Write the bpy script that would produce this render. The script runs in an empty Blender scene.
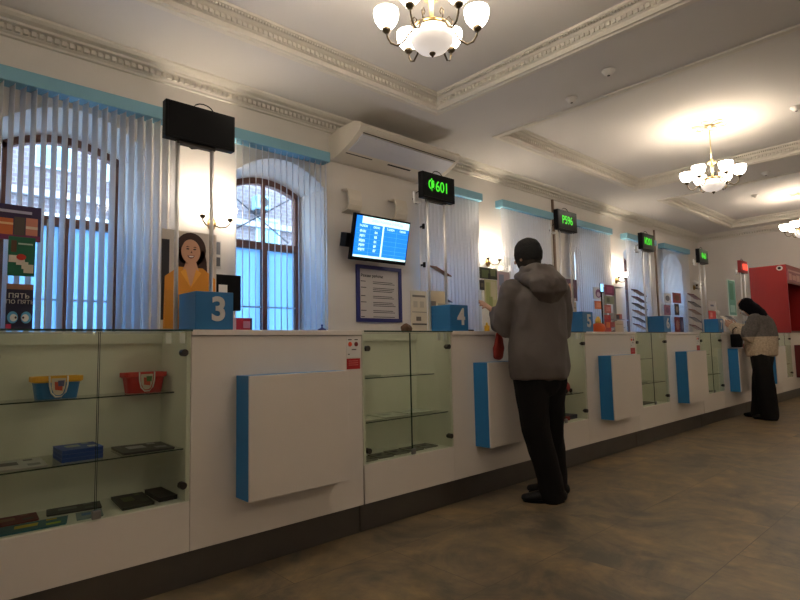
import bpy, bmesh, math, random
from mathutils import Vector, Matrix, noise
random.seed(7)
PI = math.pi
C = bpy.context.scene.collection
scene = bpy.context.scene

# ------------------------------------------------------------------ camera
FPX = 551.95
YAW, PITCH, ROLL = math.radians(47.3257), math.radians(4.7861), math.radians(-1.1838)
fw = Vector((math.cos(YAW)*math.cos(PITCH), math.sin(YAW)*math.cos(PITCH), math.sin(PITCH)))
rt = Vector((math.sin(YAW), -math.cos(YAW), 0)); up = rt.cross(fw)
r2 = rt*math.cos(ROLL)+up*math.sin(ROLL); u2 = -rt*math.sin(ROLL)+up*math.cos(ROLL)
CAM = Vector((0, 0, 1.1))
cd = bpy.data.cameras.new('camera'); cd.sensor_width = 36; cd.lens = FPX/800*36; cd.clip_start = .05
cam = bpy.data.objects.new('camera', cd); C.objects.link(cam)
cam.matrix_world = Matrix(((r2.x, u2.x, -fw.x, 0), (r2.y, u2.y, -fw.y, 0), (r2.z, u2.z, -fw.z, 1.1), (0, 0, 0, 1)))
scene.camera = cam
def at(px, py, Y):
    """point on the plane y=Y that the photograph shows at (px, py)"""
    d = ((px-400)*r2-(py-300)*u2)/FPX+fw
    return CAM+d*(Y/d.y)

# ------------------------------------------------------------------ light and exposure
scene.view_settings.view_transform = 'Standard'; scene.view_settings.look = 'None'
scene.view_settings.gamma = 1; scene.view_settings.use_curve_mapping = False
scene.view_settings.exposure = 0.85
BULB_W, SCONCE_W, SKY = .45, 3.0, 6.0
w = bpy.data.worlds.new('sky'); scene.world = w; w.use_nodes = True
w.node_tree.nodes['Background'].inputs[0].default_value = (.50, .73, 1, 1)
w.node_tree.nodes['Background'].inputs[1].default_value = SKY
def lamp(name, loc, power, col, radius, parent):
    l = bpy.data.lights.new(name, 'POINT'); l.energy = power; l.color = col; l.shadow_soft_size = radius
    o = bpy.data.objects.new(name, l); C.objects.link(o); o.location = loc; o.parent = parent
    return o
WARM = (1, .87, .72)

# ------------------------------------------------------------------ materials
MC = {}
def mat(name, col, rough=.6, metal=0, bump=0, bscale=40, var=0, vscale=6, emit=None, estr=0, spec=.5, trans=0):
    if name in MC: return MC[name]
    m = bpy.data.materials.new(name); m.use_nodes = True; nt = m.node_tree; n = nt.nodes; b = n['Principled BSDF']
    b.inputs['Base Color'].default_value = (*col, 1); b.inputs['Roughness'].default_value = rough
    b.inputs['Metallic'].default_value = metal; b.inputs['Specular IOR Level'].default_value = spec
    b.inputs['Transmission Weight'].default_value = trans
    tc = n.new('ShaderNodeTexCoord')
    if var:
        t = n.new('ShaderNodeTexNoise'); t.inputs['Scale'].default_value = vscale; t.inputs['Detail'].default_value = 5
        nt.links.new(tc.outputs['Object'], t.inputs['Vector'])
        r = n.new('ShaderNodeMix'); r.data_type = 'RGBA'
        r.inputs[6].default_value = (*[c*(1-var) for c in col], 1); r.inputs[7].default_value = (*[min(1, c*(1+var)) for c in col], 1)
        nt.links.new(t.outputs[0], r.inputs[0]); nt.links.new(r.outputs[2], b.inputs['Base Color'])
    if bump:
        t = n.new('ShaderNodeTexNoise'); t.inputs['Scale'].default_value = bscale; t.inputs['Detail'].default_value = 4
        nt.links.new(tc.outputs['Object'], t.inputs['Vector'])
        bp = n.new('ShaderNodeBump'); bp.inputs['Strength'].default_value = bump; bp.inputs['Distance'].default_value = .01
        nt.links.new(t.outputs[0], bp.inputs['Height']); nt.links.new(bp.outputs[0], b.inputs['Normal'])
    if emit:
        b.inputs['Emission Color'].default_value = (*emit, 1); b.inputs['Emission Strength'].default_value = estr
    MC[name] = m
    return m
def glassmat(name, tint, gloss=.06):
    m = bpy.data.materials.new(name); m.use_nodes = True; nt = m.node_tree; n = nt.nodes
    n.remove(n['Principled BSDF']); out = n['Material Output']
    tr = n.new('ShaderNodeBsdfTransparent'); tr.inputs[0].default_value = (*tint, 1)
    gl = n.new('ShaderNodeBsdfGlossy'); gl.inputs['Roughness'].default_value = .03
    fr = n.new('ShaderNodeFresnel'); fr.inputs[0].default_value = 1.45
    mx = n.new('ShaderNodeMixShader')
    ge = n.new('ShaderNodeNewGeometry'); sb = n.new('ShaderNodeMath'); sb.operation = 'SUBTRACT'; sb.inputs[0].default_value = 1; nt.links.new(ge.outputs['Backfacing'], sb.inputs[1])
    ml = n.new('ShaderNodeMath'); ml.operation = 'MULTIPLY'; nt.links.new(fr.outputs[0], ml.inputs[0]); nt.links.new(sb.outputs[0], ml.inputs[1])
    nt.links.new(ml.outputs[0], mx.inputs[0]); nt.links.new(tr.outputs[0], mx.inputs[1]); nt.links.new(gl.outputs[0], mx.inputs[2])
    nt.links.new(mx.outputs[0], out.inputs[0]); return m
def thinmat(name, col, tcol, fac):
    m = bpy.data.materials.new(name); m.use_nodes = True; nt = m.node_tree; n = nt.nodes
    n.remove(n['Principled BSDF']); out = n['Material Output']
    d = n.new('ShaderNodeBsdfDiffuse'); d.inputs[0].default_value = (*col, 1)
    t = n.new('ShaderNodeBsdfTranslucent'); t.inputs[0].default_value = (*tcol, 1)
    mx = n.new('ShaderNodeMixShader'); mx.inputs[0].default_value = fac
    nt.links.new(d.outputs[0], mx.inputs[1]); nt.links.new(t.outputs[0], mx.inputs[2]); nt.links.new(mx.outputs[0], out.inputs[0])
    return m
M = dict(
    wall=mat('wall_paint', (.76, .72, .67), .85, bump=.05, bscale=60, var=.02),
    ceil=mat('ceiling_paint', (.67, .645, .61), .9, bump=.04, bscale=30, var=.02, vscale=2),
    stucco=mat('stucco_moulding', (.72, .68, .60), .8, bump=.1, bscale=80),
    laminate=mat('white_laminate', (.74, .68, .62), .42, var=.015, vscale=3),
    laminate_in=mat('case_lining', (.76, .76, .66), .5),
    blue=mat('blue_laminate', (.018, .19, .46), .35),
    cubeblue=mat('blue_plastic', (.016, .15, .36), .35),
    railblue=mat('pale_blue_rail', (.22, .47, .60), .5),
    kick=mat('brushed_kick', (.12, .11, .10), .36, metal=.7, var=.15, vscale=5),
    chrome=mat('chrome', (.88, .87, .86), .42, metal=.85),
    hinge=mat('hinge_metal', (.06, .055, .05), .35, metal=.8),
    black=mat('black_plastic', (.004, .004, .005), .4, spec=.12),
    screenoff=mat('screen_off', (.003, .003, .004), .3, spec=.12),
    brass=mat('brass', (.45, .30, .12), .28, metal=1),
    darkbrass=mat('dark_bronze', (.10, .075, .045), .35, metal=.9),
    gold=mat('pale_gold', (.72, .56, .30), .3, metal=.8),
    shade=mat('lit_frosted_glass', (.95, .9, .82), .4, emit=(1, .87, .72), estr=13),
    bowl=mat('lit_bowl_glass', (.95, .92, .88), .4, emit=(1, .87, .76), estr=.3, bump=.2, bscale=12),
    wood=mat('brown_window_wood', (.17, .065, .04), .5, var=.25, vscale=12),
    white=mat('white_plastic', (.75, .72, .68), .45),
    acwhite=mat('ac_cream', (.74, .68, .58), .45),
    acgrey=mat('ac_underside', (.62, .62, .66), .5),
    darkslot=mat('dark_slot', (.03, .028, .025), .7),
    paper=mat('paper', (.75, .72, .68), .7), cream=mat('cream_paper', (.66, .58, .46), .7),
    navy=mat('navy_frame', (.014, .016, .16), .4),
    ink=mat('ink', (.05, .05, .06), .7),
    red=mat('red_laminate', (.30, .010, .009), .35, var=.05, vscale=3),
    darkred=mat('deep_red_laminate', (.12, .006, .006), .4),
    digit=mat('digit_white', (.62, .60, .57), .4),
    led=mat('green_led', (.02, .2, .02), .5, emit=(.05, .62, .02), estr=.75),
    redled=mat('red_led', (.4, .02, .01), .5, emit=(1, .06, .03), estr=.9),
    redbox=mat('red_translucent_case', (.35, .01, .01), .4),
    tvblue=mat('tv_blue', (0, .1, .5), .4, emit=(.008, .17, .78), estr=1.0),
    tvwhite=mat('tv_white', (.5, .7, .7), .4, emit=(.50, .80, .82), estr=.95),
    tvtext=mat('tv_text', (.5, .7, .8), .4, emit=(.45, .70, .95), estr=.9),
    glass=glassmat('clear_green_glass', (.935, .955, .92)), glassedge=mat('glass_edge', (.03, .06, .045), .2),
    clear=glassmat('clear_acrylic', (.96, .97, .96)),
    winglass=glassmat('window_glass', (.92, .94, .96)),
    frost=thinmat('frosted_film', (.42, .62, .80), (.50, .74, .96), .75),
    slat=thinmat('blind_fabric', (.95, .93, .93), (.90, .92, .95), .36),
    snow=mat('snow', (.8, .82, .85), .8),
)
def pm(r, g, b): return mat('print_%d_%d_%d' % (r, g, b), tuple((c/255)**2.2 for c in (r, g, b)), .5)

def brickmat(name, c1, c2, mortar, scale=3.2):
    m = bpy.data.materials.new(name); m.use_nodes = True; nt = m.node_tree; n = nt.nodes; b = n['Principled BSDF']; b.inputs['Roughness'].default_value = .9
    tc = n.new('ShaderNodeTexCoord'); mp = n.new('ShaderNodeMapping'); mp.inputs['Rotation'].default_value = (PI/2, 0, 0)
    t = n.new('ShaderNodeTexBrick'); t.inputs['Scale'].default_value = scale
    t.inputs['Color1'].default_value = (*c1, 1); t.inputs['Color2'].default_value = (*c2, 1); t.inputs['Mortar'].default_value = (*mortar, 1); t.inputs['Mortar Size'].default_value = .03
    nt.links.new(tc.outputs['Object'], mp.inputs[0]); nt.links.new(mp.outputs[0], t.inputs['Vector']); nt.links.new(t.outputs[0], b.inputs['Base Color'])
    return m
def floormat():
    m = bpy.data.materials.new('slate_tiles'); m.use_nodes = True; nt = m.node_tree; n = nt.nodes; b = n['Principled BSDF']; L = nt.links.new
    tc = n.new('ShaderNodeTexCoord'); mp = n.new('ShaderNodeMapping'); mp.inputs['Location'].default_value = (-3.24+12, -1.0+.6667*18, 0)
    L(tc.outputs['Object'], mp.inputs[0])
    br = n.new('ShaderNodeTexBrick'); br.inputs['Scale'].default_value = 1; br.inputs['Brick Width'].default_value = 1.2; br.inputs['Row Height'].default_value = .6667
    br.inputs['Mortar Size'].default_value = .0018; br.inputs['Color1'].default_value = (.15, .15, .15, 1); br.inputs['Color2'].default_value = (.85, .85, .85, 1); br.inputs['Mortar'].default_value = (.5, .5, .5, 1)
    L(mp.outputs[0], br.inputs['Vector'])
    n1 = n.new('ShaderNodeTexNoise'); n1.inputs['Scale'].default_value = 1.8; n1.inputs['Detail'].default_value = 9; n1.inputs['Roughness'].default_value = .72; n1.inputs['Distortion'].default_value = .8
    ad = n.new('ShaderNodeVectorMath'); ad.operation = 'ADD'; L(tc.outputs['Object'], ad.inputs[0]); sc_ = n.new('ShaderNodeVectorMath'); sc_.operation = 'SCALE'; sc_.inputs['Scale'].default_value = .5; L(br.outputs[0], sc_.inputs[0]); L(sc_.outputs[0], ad.inputs[1]); L(ad.outputs[0], n1.inputs['Vector'])
    cr = n.new('ShaderNodeValToRGB'); e = cr.color_ramp.elements
    e[0].position = .38; e[0].color = (.10, .082, .058, 1); e[1].position = .66; e[1].color = (.30, .20, .095, 1)
    e2 = e.new(.46); e2.color = (.165, .125, .077, 1); e3 = e.new(.54); e3.color = (.21, .153, .083, 1)
    L(n1.outputs[0], cr.inputs[0])
    n2 = n.new('ShaderNodeTexNoise'); n2.inputs['Scale'].default_value = 7; n2.inputs['Detail'].default_value = 8; L(tc.outputs['Object'], n2.inputs['Vector'])
    mx = n.new('ShaderNodeMix'); mx.data_type = 'RGBA'; mx.blend_type = 'OVERLAY'; mx.inputs[0].default_value = .85
    L(cr.outputs[0], mx.inputs[6]); L(n2.outputs[0], mx.inputs[7])
    m2 = n.new('ShaderNodeMix'); m2.data_type = 'RGBA'; L(br.outputs['Fac'], m2.inputs[0]); L(mx.outputs[2], m2.inputs[6]); m2.inputs[7].default_value = (.075, .056, .036, 1)
    L(m2.outputs[2], b.inputs['Base Color'])
    rr = n.new('ShaderNodeMapRange'); rr.inputs[3].default_value = .30; rr.inputs[4].default_value = .55; L(n2.outputs[0], rr.inputs[0]); L(rr.outputs[0], b.inputs['Roughness'])
    bp = n.new('ShaderNodeBump'); bp.inputs['Strength'].default_value = .25; bp.inputs['Distance'].default_value = .006; L(n1.outputs[0], bp.inputs['Height']); L(bp.outputs[0], b.inputs['Normal'])
    return m

# ------------------------------------------------------------------ helpers
def link(name, bm, mats, parent=None, smooth=False, loc=None, matrix=None):
    me = bpy.data.meshes.new(name); bmesh.ops.recalc_face_normals(bm, faces=bm.faces); bm.to_mesh(me); bm.free()
    if not isinstance(mats, (list, tuple)): mats = [mats]
    for m in mats: me.materials.append(m)
    if smooth:
        for p in me.polygons: p.use_smooth = True
    o = bpy.data.objects.new(name, me); C.objects.link(o)
    if parent: o.parent = parent
    if matrix is not None: o.matrix_local = matrix
    if loc: o.location = loc
    return o
def B(bm, x0, x1, y0, y1, z0, z1, mi=0, bevel=0):
    r = bmesh.ops.create_cube(bm, size=1)
    for v in r['verts']:
        v.co = Vector(((x0+x1)/2+v.co.x*(x1-x0), (y0+y1)/2+v.co.y*(y1-y0), (z0+z1)/2+v.co.z*(z1-z0)))
    fs = list({f for v in r['verts'] for f in v.link_faces})
    for f in fs: f.material_index = mi
    if bevel: bmesh.ops.bevel(bm, geom=list({e for f in fs for e in f.edges}), offset=bevel, segments=2, affect='EDGES', profile=.5)
    return bm
def box(name, m, x0, x1, y0, y1, z0, z1, parent=None, bevel=0):
    bm = bmesh.new(); B(bm, x0, x1, y0, y1, z0, z1, 0, bevel); return link(name, bm, m, parent)
def ring(bm, c, x, y, rx, ry, n): return [bm.verts.new(c+x*(rx*math.cos(2*PI*i/n))+y*(ry*math.sin(2*PI*i/n))) for i in range(n)]
def bridge(bm, a, b, mi=0):
    n = len(a)
    for i in range(n):
        f = bm.faces.new((a[i], a[(i+1) % n], b[(i+1) % n], b[i])); f.material_index = mi
def loft(bm, secs, side=None, n=16, mi=0, round_ends=True, cap0=1):
    """secs: (centre, rx, ry); rings square to the path, closed with domes"""
    P = [Vector(s[0]) for s in secs]; S = []
    for i, p in enumerate(P):
        t = (P[min(i+1, len(P)-1)]-P[max(i-1, 0)]).normalized()
        sd = Vector(side) if side else (Vector((1, 0, 0)) if abs(t.x) < .8 else Vector((0, 0, 1)))
        x = (sd-t*sd.dot(t)).normalized(); y = t.cross(x)
        S.append((p, x, y, t, secs[i][1], secs[i][2]))
    full = []
    if round_ends:
        p, x, y, t, rx, ry = S[0]; rm = min(rx, ry)
        for a in (75, 45, 20): full.append((p-t*rm*cap0*math.sin(math.radians(a)), x, y, rx*math.cos(math.radians(a)), ry*math.cos(math.radians(a))))
    full += [(p, x, y, rx, ry) for p, x, y, t, rx, ry in S]
    if round_ends:
        p, x, y, t, rx, ry = S[-1]; rm = min(rx, ry)
        for a in (20, 45, 75): full.append((p+t*rm*math.sin(math.radians(a)), x, y, rx*math.cos(math.radians(a)), ry*math.cos(math.radians(a))))
    R = [ring(bm, *f, n) for f in full]
    for a, b in zip(R, R[1:]): bridge(bm, a, b, mi)
    for f in (bm.faces.new(R[0][::-1]), bm.faces.new(R[-1])): f.material_index = mi
def tube(bm, pts, r, n=10, mi=0): loft(bm, [(p, r, r) for p in pts], n=n, mi=mi, round_ends=False)
def lathe(bm, prof, c=(0, 0, 0), n=24, mi=0, close=False):
    c = Vector(c); R = [ring(bm, c+Vector((0, 0, z)), Vector((1, 0, 0)), Vector((0, 1, 0)), max(r, .0005), max(r, .0005), n) for r, z in prof]
    for a, b in zip(R, R[1:]): bridge(bm, a, b, mi)
    if close: bm.faces.new(R[0][::-1]).material_index = mi; bm.faces.new(R[-1]).material_index = mi
def disc_y(bm, cx, y0, y1, cz, rx, rz, n=16, mi=0):
    a = [bm.verts.new((cx+rx*math.cos(2*PI*i/n), y0, cz+rz*math.sin(2*PI*i/n))) for i in range(n)]
    b = [bm.verts.new((v.co.x, y1, v.co.z)) for v in a]; bridge(bm, a, b, mi)
    bm.faces.new(a[::-1]).material_index = mi; bm.faces.new(b).material_index = mi
def poly_y(bm, pts, y0, y1, mi=0):
    a = [bm.verts.new((x, y0, z)) for x, z in pts]; b = [bm.verts.new((x, y1, z)) for x, z in pts]
    bridge(bm, a, b, mi); bm.faces.new(a[::-1]).material_index = mi; bm.faces.new(b).material_index = mi
def extr_x(bm, prof, x0, x1, mi=0):   # prof: (y, z)
    a = [bm.verts.new((x0, y, z)) for y, z in prof]; b = [bm.verts.new((x1, y, z)) for y, z in prof]
    bridge(bm, a, b, mi); bm.faces.new(a[::-1]).material_index = mi; bm.faces.new(b).material_index = mi
def empty(name, loc=(0, 0, 0), label=None, cat=None, group=None, rz=0):
    o = bpy.data.objects.new(name, None); C.objects.link(o); o.location = loc; o.rotation_euler = (0, 0, rz); o.empty_display_size = .1
    return tag(o, label, cat, group)
def tag(o, label=None, cat=None, group=None, kind=None):
    if label: o['label'] = label
    if cat: o['category'] = cat
    if group: o['group'] = group
    if kind: o['kind'] = kind
    return o
def dup(root, loc):
    r = root.copy(); C.objects.link(r); r.location = loc
    for ch in list(root.children):
        c = ch.copy(); C.objects.link(c); c.parent = r
        for g in list(ch.children):
            d = g.copy(); C.objects.link(d); d.parent = c
    return r
def text(name, s, m, size, loc, parent, rot=(PI/2, 0, 0), depth=.001, bold=0, sx=1, align='CENTER', line=1.0):
    cu = bpy.data.curves.new(name, 'FONT'); cu.body = s; cu.size = size; cu.extrude = depth; cu.offset = bold; cu.align_x = align; cu.align_y = 'CENTER'; cu.space_line = line
    t = bpy.data.objects.new(name, cu); C.objects.link(t); dg = bpy.context.evaluated_depsgraph_get()
    me = bpy.data.meshes.new_from_object(t.evaluated_get(dg)); bpy.data.objects.remove(t); me.materials.clear(); me.materials.append(m)
    o = bpy.data.objects.new(name, me); C.objects.link(o); o.parent = parent; o.location = loc; o.rotation_euler = rot; o.scale = (sx, 1, 1)
    return o
def fuse(name, bm, m, parent, voxel=.01, smooth=4, fold=0, fscale=6, ffun=None):
    """melt overlapping lofts into one continuous skin and give it soft folds"""
    me = bpy.data.meshes.new('t'); bmesh.ops.recalc_face_normals(bm, faces=bm.faces); bm.to_mesh(me); bm.free()
    t = bpy.data.objects.new('t', me); C.objects.link(t)
    r = t.modifiers.new('r', 'REMESH'); r.mode = 'VOXEL'; r.voxel_size = voxel
    s = t.modifiers.new('s', 'SMOOTH'); s.iterations = smooth; s.factor = .5
    dg = bpy.context.evaluated_depsgraph_get(); out = bpy.data.meshes.new_from_object(t.evaluated_get(dg)); bpy.data.objects.remove(t)
    if fold:
        ns = [v.normal.copy() for v in out.vertices]
        for v, nn in zip(out.vertices, ns):
            p = v.co; f = ffun(p) if ffun else 1
            q = Vector((p.x*fscale, p.y*fscale, p.z*fscale*.55))
            a = 1-abs(noise.noise(q+Vector((3, 1, 7))))*2.2; b = noise.noise(q*2.3)
            v.co = p+nn*fold*f*(a*.7+b*.5-.3)
    out.materials.clear()
    for mm in (m if isinstance(m, (list, tuple)) else [m]): out.materials.append(mm)
    for p in out.polygons: p.use_smooth = True
    o = bpy.data.objects.new(name, out); C.objects.link(o); o.parent = parent
    return o

# ================================================================== THE ROOM
X0, X1, Y0, Y1 = -6.4, 13.3, -4.3, 4.5
ZC, ZU = 3.42, 3.54
S = lambda o: tag(o, kind='structure')
o = box('floor', floormat(), X0, X1, Y0, Y1+.05, -.1, 0); S(o)

# window openings: (x centre)
WC = [.95, 2.67, 4.95, 6.67, 8.39, 10.11, 11.83]
HW, ZS, ZA, ZT = .47, .85, 2.70, .19     # half width, sill, spring, rise
def arc_z(x, xc, hw, zs=ZA, rise=ZT): return zs+rise*(1-((x-xc)/hw)**2)
bm = bmesh.new(); YB = Y1+.42
def quad(bm, *p, mi=0):
    f = bm.faces.new([bm.verts.new(q) for q in p]); f.material_index = mi
xs = X0
for xc in WC:
    a, b = xc-HW, xc+HW; a2, b2 = xc-HW+.06, xc+HW-.06
    quad(bm, (xs, Y1, 0), (a, Y1, 0), (a, Y1, ZU), (xs, Y1, ZU)); quad(bm, (xs, YB, 0), (a2, YB, 0), (a2, YB, ZU), (xs, YB, ZU))
    quad(bm, (a, Y1, 0), (b, Y1, 0), (b, Y1, ZS), (a, Y1, ZS)); quad(bm, (a2, YB, 0), (b2, YB, 0), (b2, YB, ZS), (a2, YB, ZS))
    quad(bm, (a, Y1, ZS), (b, Y1, ZS), (b2, YB, ZS), (a2, YB, ZS))
    quad(bm, (a, Y1, ZS), (a2, YB, ZS), (a2, YB, 2.66), (a, Y1, ZA)); quad(bm, (b, Y1, ZS), (b2, YB, ZS), (b2, YB, 2.66), (b, Y1, ZA))
    N = 12
    for i in range(N):
        x, y = a+(b-a)*i/N, a+(b-a)*(i+1)/N; x_, y_ = a2+(b2-a2)*i/N, a2+(b2-a2)*(i+1)/N
        zx, zy = arc_z(x, xc, HW), arc_z(y, xc, HW); zx2, zy2 = arc_z(x, xc, HW, 2.66, .12), arc_z(y, xc, HW, 2.66, .12)
        quad(bm, (x, Y1, zx), (y, Y1, zy), (y, Y1, ZU), (x, Y1, ZU)); quad(bm, (x, Y1, zx), (y, Y1, zy), (y_, YB, zy2), (x_, YB, zx2))
        quad(bm, (x_, YB, zx2), (y_, YB, zy2), (y_, YB, ZU), (x_, YB, ZU))
    xs = b
quad(bm, (xs, Y1, 0), (X1, Y1, 0), (X1, Y1, ZU), (xs, Y1, ZU)); quad(bm, (xs-.06, YB, 0), (X1, YB, 0), (X1, YB, ZU), (xs-.06, YB, ZU))
S(link('wall_back', bm, M['wall']))
S(box('wall_right', M['wall'], X1, X1+.2, Y0, Y1, 0, ZU)); S(box('wall_left', M['wall'], X0-.2, X0, Y0, Y1, 0, ZU)); S(box('wall_front', M['wall'], X0, X1, Y0-.2, Y0, 0, ZU))

# ceiling with three sunk coffers
CY0, CY1 = .54, 3.62
COF = [(-3.95, -.55), (.49, 3.89), (4.93, 8.28), (9.30, 12.72)]
bm = bmesh.new(); B(bm, X0-.2, X1+.2, Y0-.2, YB+.1, ZU, ZU+.15)
B(bm, X0, X1, CY1, Y1, ZC, ZU); B(bm, X0, X1, CY0-.92, CY0, ZC, ZU); B(bm, X0, X1, Y0, CY0-4.0, ZC, ZU)
for dy in (0, -4.0):
    xs = X0
    for a, b in COF: B(bm, xs, a, CY0+dy, CY1+dy, ZC, ZU); xs = b
    B(bm, xs, X1, CY0+dy, CY1+dy, ZC, ZU)
S(link('ceiling', bm, M['ceil']))
k = 1
for a, b, CY0, CY1 in [(a, b, .54+dy, 3.62+dy) for dy in (0, -4.0) for a, b in COF]:
    bm = bmesh.new()
    # mitred frame rings stepping into the coffer
    def ringset(offs):
        pr = []
        for d, z in offs: pr.append([bm.verts.new(p) for p in ((a+d, CY0+d, z), (b-d, CY0+d, z), (b-d, CY1-d, z), (a+d, CY1-d, z))])
        for p, q in zip(pr, pr[1:]): bridge(bm, p, q)
    ringset([(-.075, ZC), (-.07, ZC-.014), (-.02, ZC-.018), (-.01, ZC-.008), (.012, ZC-.008), (.014, ZC+.028), (.03, ZC+.034), (.032, ZC+.07), (.05, ZC+.078), (.075, ZC+.1), (.105, ZC+.104), (.11, ZU)])
    # egg ornament and a fine bead row
    def row(z, off, d, h, step):
        for (p, q, ax) in ((a+off, b-off, 0), (CY0+off, CY1-off, 1)):
            nn = int((q-p)/step)
            for i in range(nn):
                t = p+(i+.5)*step
                if ax == 0:
                    for yy in (CY0+off, CY1-off): B(bm, t-step*.3, t+step*.3, yy-d, yy+d, z, z+h)
                else:
                    for xx in (a+off, b-off): B(bm, xx-d, xx+d, t-step*.3, t+step*.3, z, z+h)
    row(ZC+.036, .034, .014, .03, .042); row(ZC+.086, .085, .012, .014, .024)
    S(link('trim_%d' % k, bm, M['stucco'])); k += 1
# cornice along the long wall and the end wall
CP = [(0, 3.285), (.018, 3.29), (.02, 3.305), (.035, 3.315), (.04, 3.355), (.085, 3.362), (.09, 3.378), (.13, 3.388), (.155, 3.405), (.16, 3.42), (0, 3.42)]
bm = bmesh.new(); extr_x(bm, [(Y1-d, z) for d, z in CP], X0, X1)
x = X0+.03
while x < X1-.06:
    B(bm, x, x+.030, Y1-.066, Y1-.03, 3.318, 3.352); x += .047
S(link('trim_9', bm, M['stucco']))
bm = bmesh.new()
a = [bm.verts.new((X1-d, Y0, z)) for d, z in CP]; b = [bm.verts.new((X1-d, Y1, z)) for d, z in CP]; bridge(bm, a, b); bm.faces.new(a); bm.faces.new(b[::-1])
y = Y0+.03
while y < Y1-.1:
    B(bm, X1-.066, X1-.03, y, y+.03, 3.318, 3.352); y += .047
S(link('trim_10', bm, M['stucco']))

# windows: frame with arched head, transom, mullion, clear upper panes, frosted lower panes
for i, xc in enumerate(WC):
    a, b = xc-HW+.065, xc+HW-.065; yf = 4.855; hw = (b-a)/2
    r = empty('window_%d' % (i+1)); S(r)
    bm = bmesh.new(); T = .05
    B(bm, a, a+T, yf, yf+.07, ZS, 2.66); B(bm, b-T, b, yf, yf+.07, ZS, 2.66); B(bm, a, b, yf, yf+.07, ZS, ZS+.06)
    N = 14; arcpts = [(a+(b-a)*q/N, arc_z(a+(b-a)*q/N, xc, hw, 2.645, .115)) for q in range(N+1)]
    poly = arcpts+[(x_, z_-.05) for x_, z_ in arcpts[::-1]]
    for q in range(N):
        (xa, za), (xb, zb) = arcpts[q], arcpts[q+1]; poly_y(bm, [(xa, za-.03), (xb, zb-.03), (xb, zb+.03), (xa, za+.03)], yf, yf+.07)
    link('window_frame', bm, M['wood'], r)
    box('transom', M['wood'], a+T, b-T, yf-.015, yf+.06, 2.075, 2.145, r); box('mullion', M['wood'], xc-.03, xc+.03, yf-.01, yf+.06, ZS+.06, 2.075, r)
    box('glazing_bar', M['wood'], xc-.014, xc+.014, yf+.005, yf+.05, 2.145, 2.745, r)
    bm = bmesh.new(); B(bm, a+T, b-T, yf+.03, yf+.036, 2.145, 2.68); link('upper_pane', bm, M['winglass'], r)
    bm = bmesh.new(); B(bm, a+T, b-T, yf+.03, yf+.036, ZS+.06, 2.075); link('frosted_pane', bm, M['frost'], r)
    box('rail', mat('pale_bar', (.45, .6, .7), .5), a+T, b-T, yf+.005, yf+.029, 1.50, 1.515, r)
    if i == 1:
        bm = bmesh.new(); tube(bm, [(a+T, yf+.12, 2.2), (b-T, yf+.12, 2.66)], .006); tube(bm, [(a+T, yf+.135, 2.66), (b-T, yf+.135, 2.2)], .006); link('crossed_wire', bm, M['ink'], r)

# vertical blinds
BL = [(-.45, 1.64, -14, 'half open vertical blind with white slats at the nearest, leftmost window'),
      (2.12, 3.13, 27, 'open vertical blind at the arched window between the wall lamp and the wall television'),
      (4.64, 5.51, 79, 'closed white vertical blind just right of the wall television'),
      (5.93, 7.17, 79, 'closed white vertical blind behind the man in the beanie'),
      (7.66, 9.01, 79, 'closed white vertical blind behind counter box 5'),
      (9.55, 10.80, 79, 'closed white vertical blind behind counter box 6'),
      (11.15, 12.49, 79, 'closed white vertical blind nearest the far end wall')]
for xa, xb, ang, lab in BL:
    r = empty('vertical_blind', ((xa+xb)/2, 4.41, 2.93), lab, 'blind', 'vertical blinds on the window wall')
    L_ = (xb-xa)/2
    x_first = .47-r.location.x if xa < 0 else (4.42-r.location.x if 4.6 < xa < 4.7 else -L_+.03)
    box('headrail', M['railblue'], -L_, L_, -.04, .089, 0, .10, r, .006)
    bm = bmesh.new(); ph = math.radians(ang); d = Vector((math.sin(ph), math.cos(ph), 0)); nrm = Vector((d.y, -d.x, 0))
    xx = x_first
    while xx < L_-.02:
        Z0_, Z1_ = -1.85, -.01; seg = 4; pr = []
        for q in range(seg+1):
            s = (q/seg-.5); off = d*(s*.086)+nrm*((.002 if ang > 60 else .005)*(1-4*s*s))
            pr.append((bm.verts.new((xx+off.x, off.y, Z0_)), bm.verts.new((xx+off.x, off.y, Z1_))))
        for p, q in zip(pr, pr[1:]): bm.faces.new((p[0], q[0], q[1], p[1]))
        xx += .0635
    so = link('slats', bm, M['slat'], r, True); md = so.modifiers.new('thickness', 'SOLIDIFY'); md.thickness = .0012

# outside: brick house across the yard
ho = empty('brick_building', (4, 11, 0), 'pale brick house outside, seen through the two nearest windows', 'building')
bm = bmesh.new(); B(bm, -10, 8, 0, 4, 0, 8); link('brick_wall', bm, brickmat('pale_brick', (.15, .11, .11), (.20, .155, .155), (.26, .23, .235)), ho)
for x_, z_, w_, h_ in ((2.12, 3.35, .5, .62), (-2.05, 4.35, .5, .9), (-.9, 4.3, .5, .9), (3.4, 3.4, .5, .7), (-4, 3.5, .6, .9)):
    f = box('window', mat('house_window_frame', (.5, .6, .65), .5), x_-w_/2-.05, x_+w_/2+.05, -.05, .02, z_-.05, z_+h_+.05, ho)
    box('pane', mat('house_window_pane', (.20, .35, .45), .15), x_-w_/2, x_+w_/2, -.06, -.045, z_, z_+h_, f)
box('string_course', mat('stone_band', (.42, .40, .42), .8), -10, 8, -.12, 0, 3.78, 3.9, ho)
bm = bmesh.new(); tube(bm, [(-.95, -.15, 0), (-.95, -.15, 8)], .06); link('drainpipe', bm, mat('pipe_tan', (.38, .28, .18), .6), ho)
ah = empty('outdoor_fan_unit', (5.82, 10.72, 4.12), 'small blue-grey outdoor unit on the brick house wall', 'air conditioner')
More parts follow.
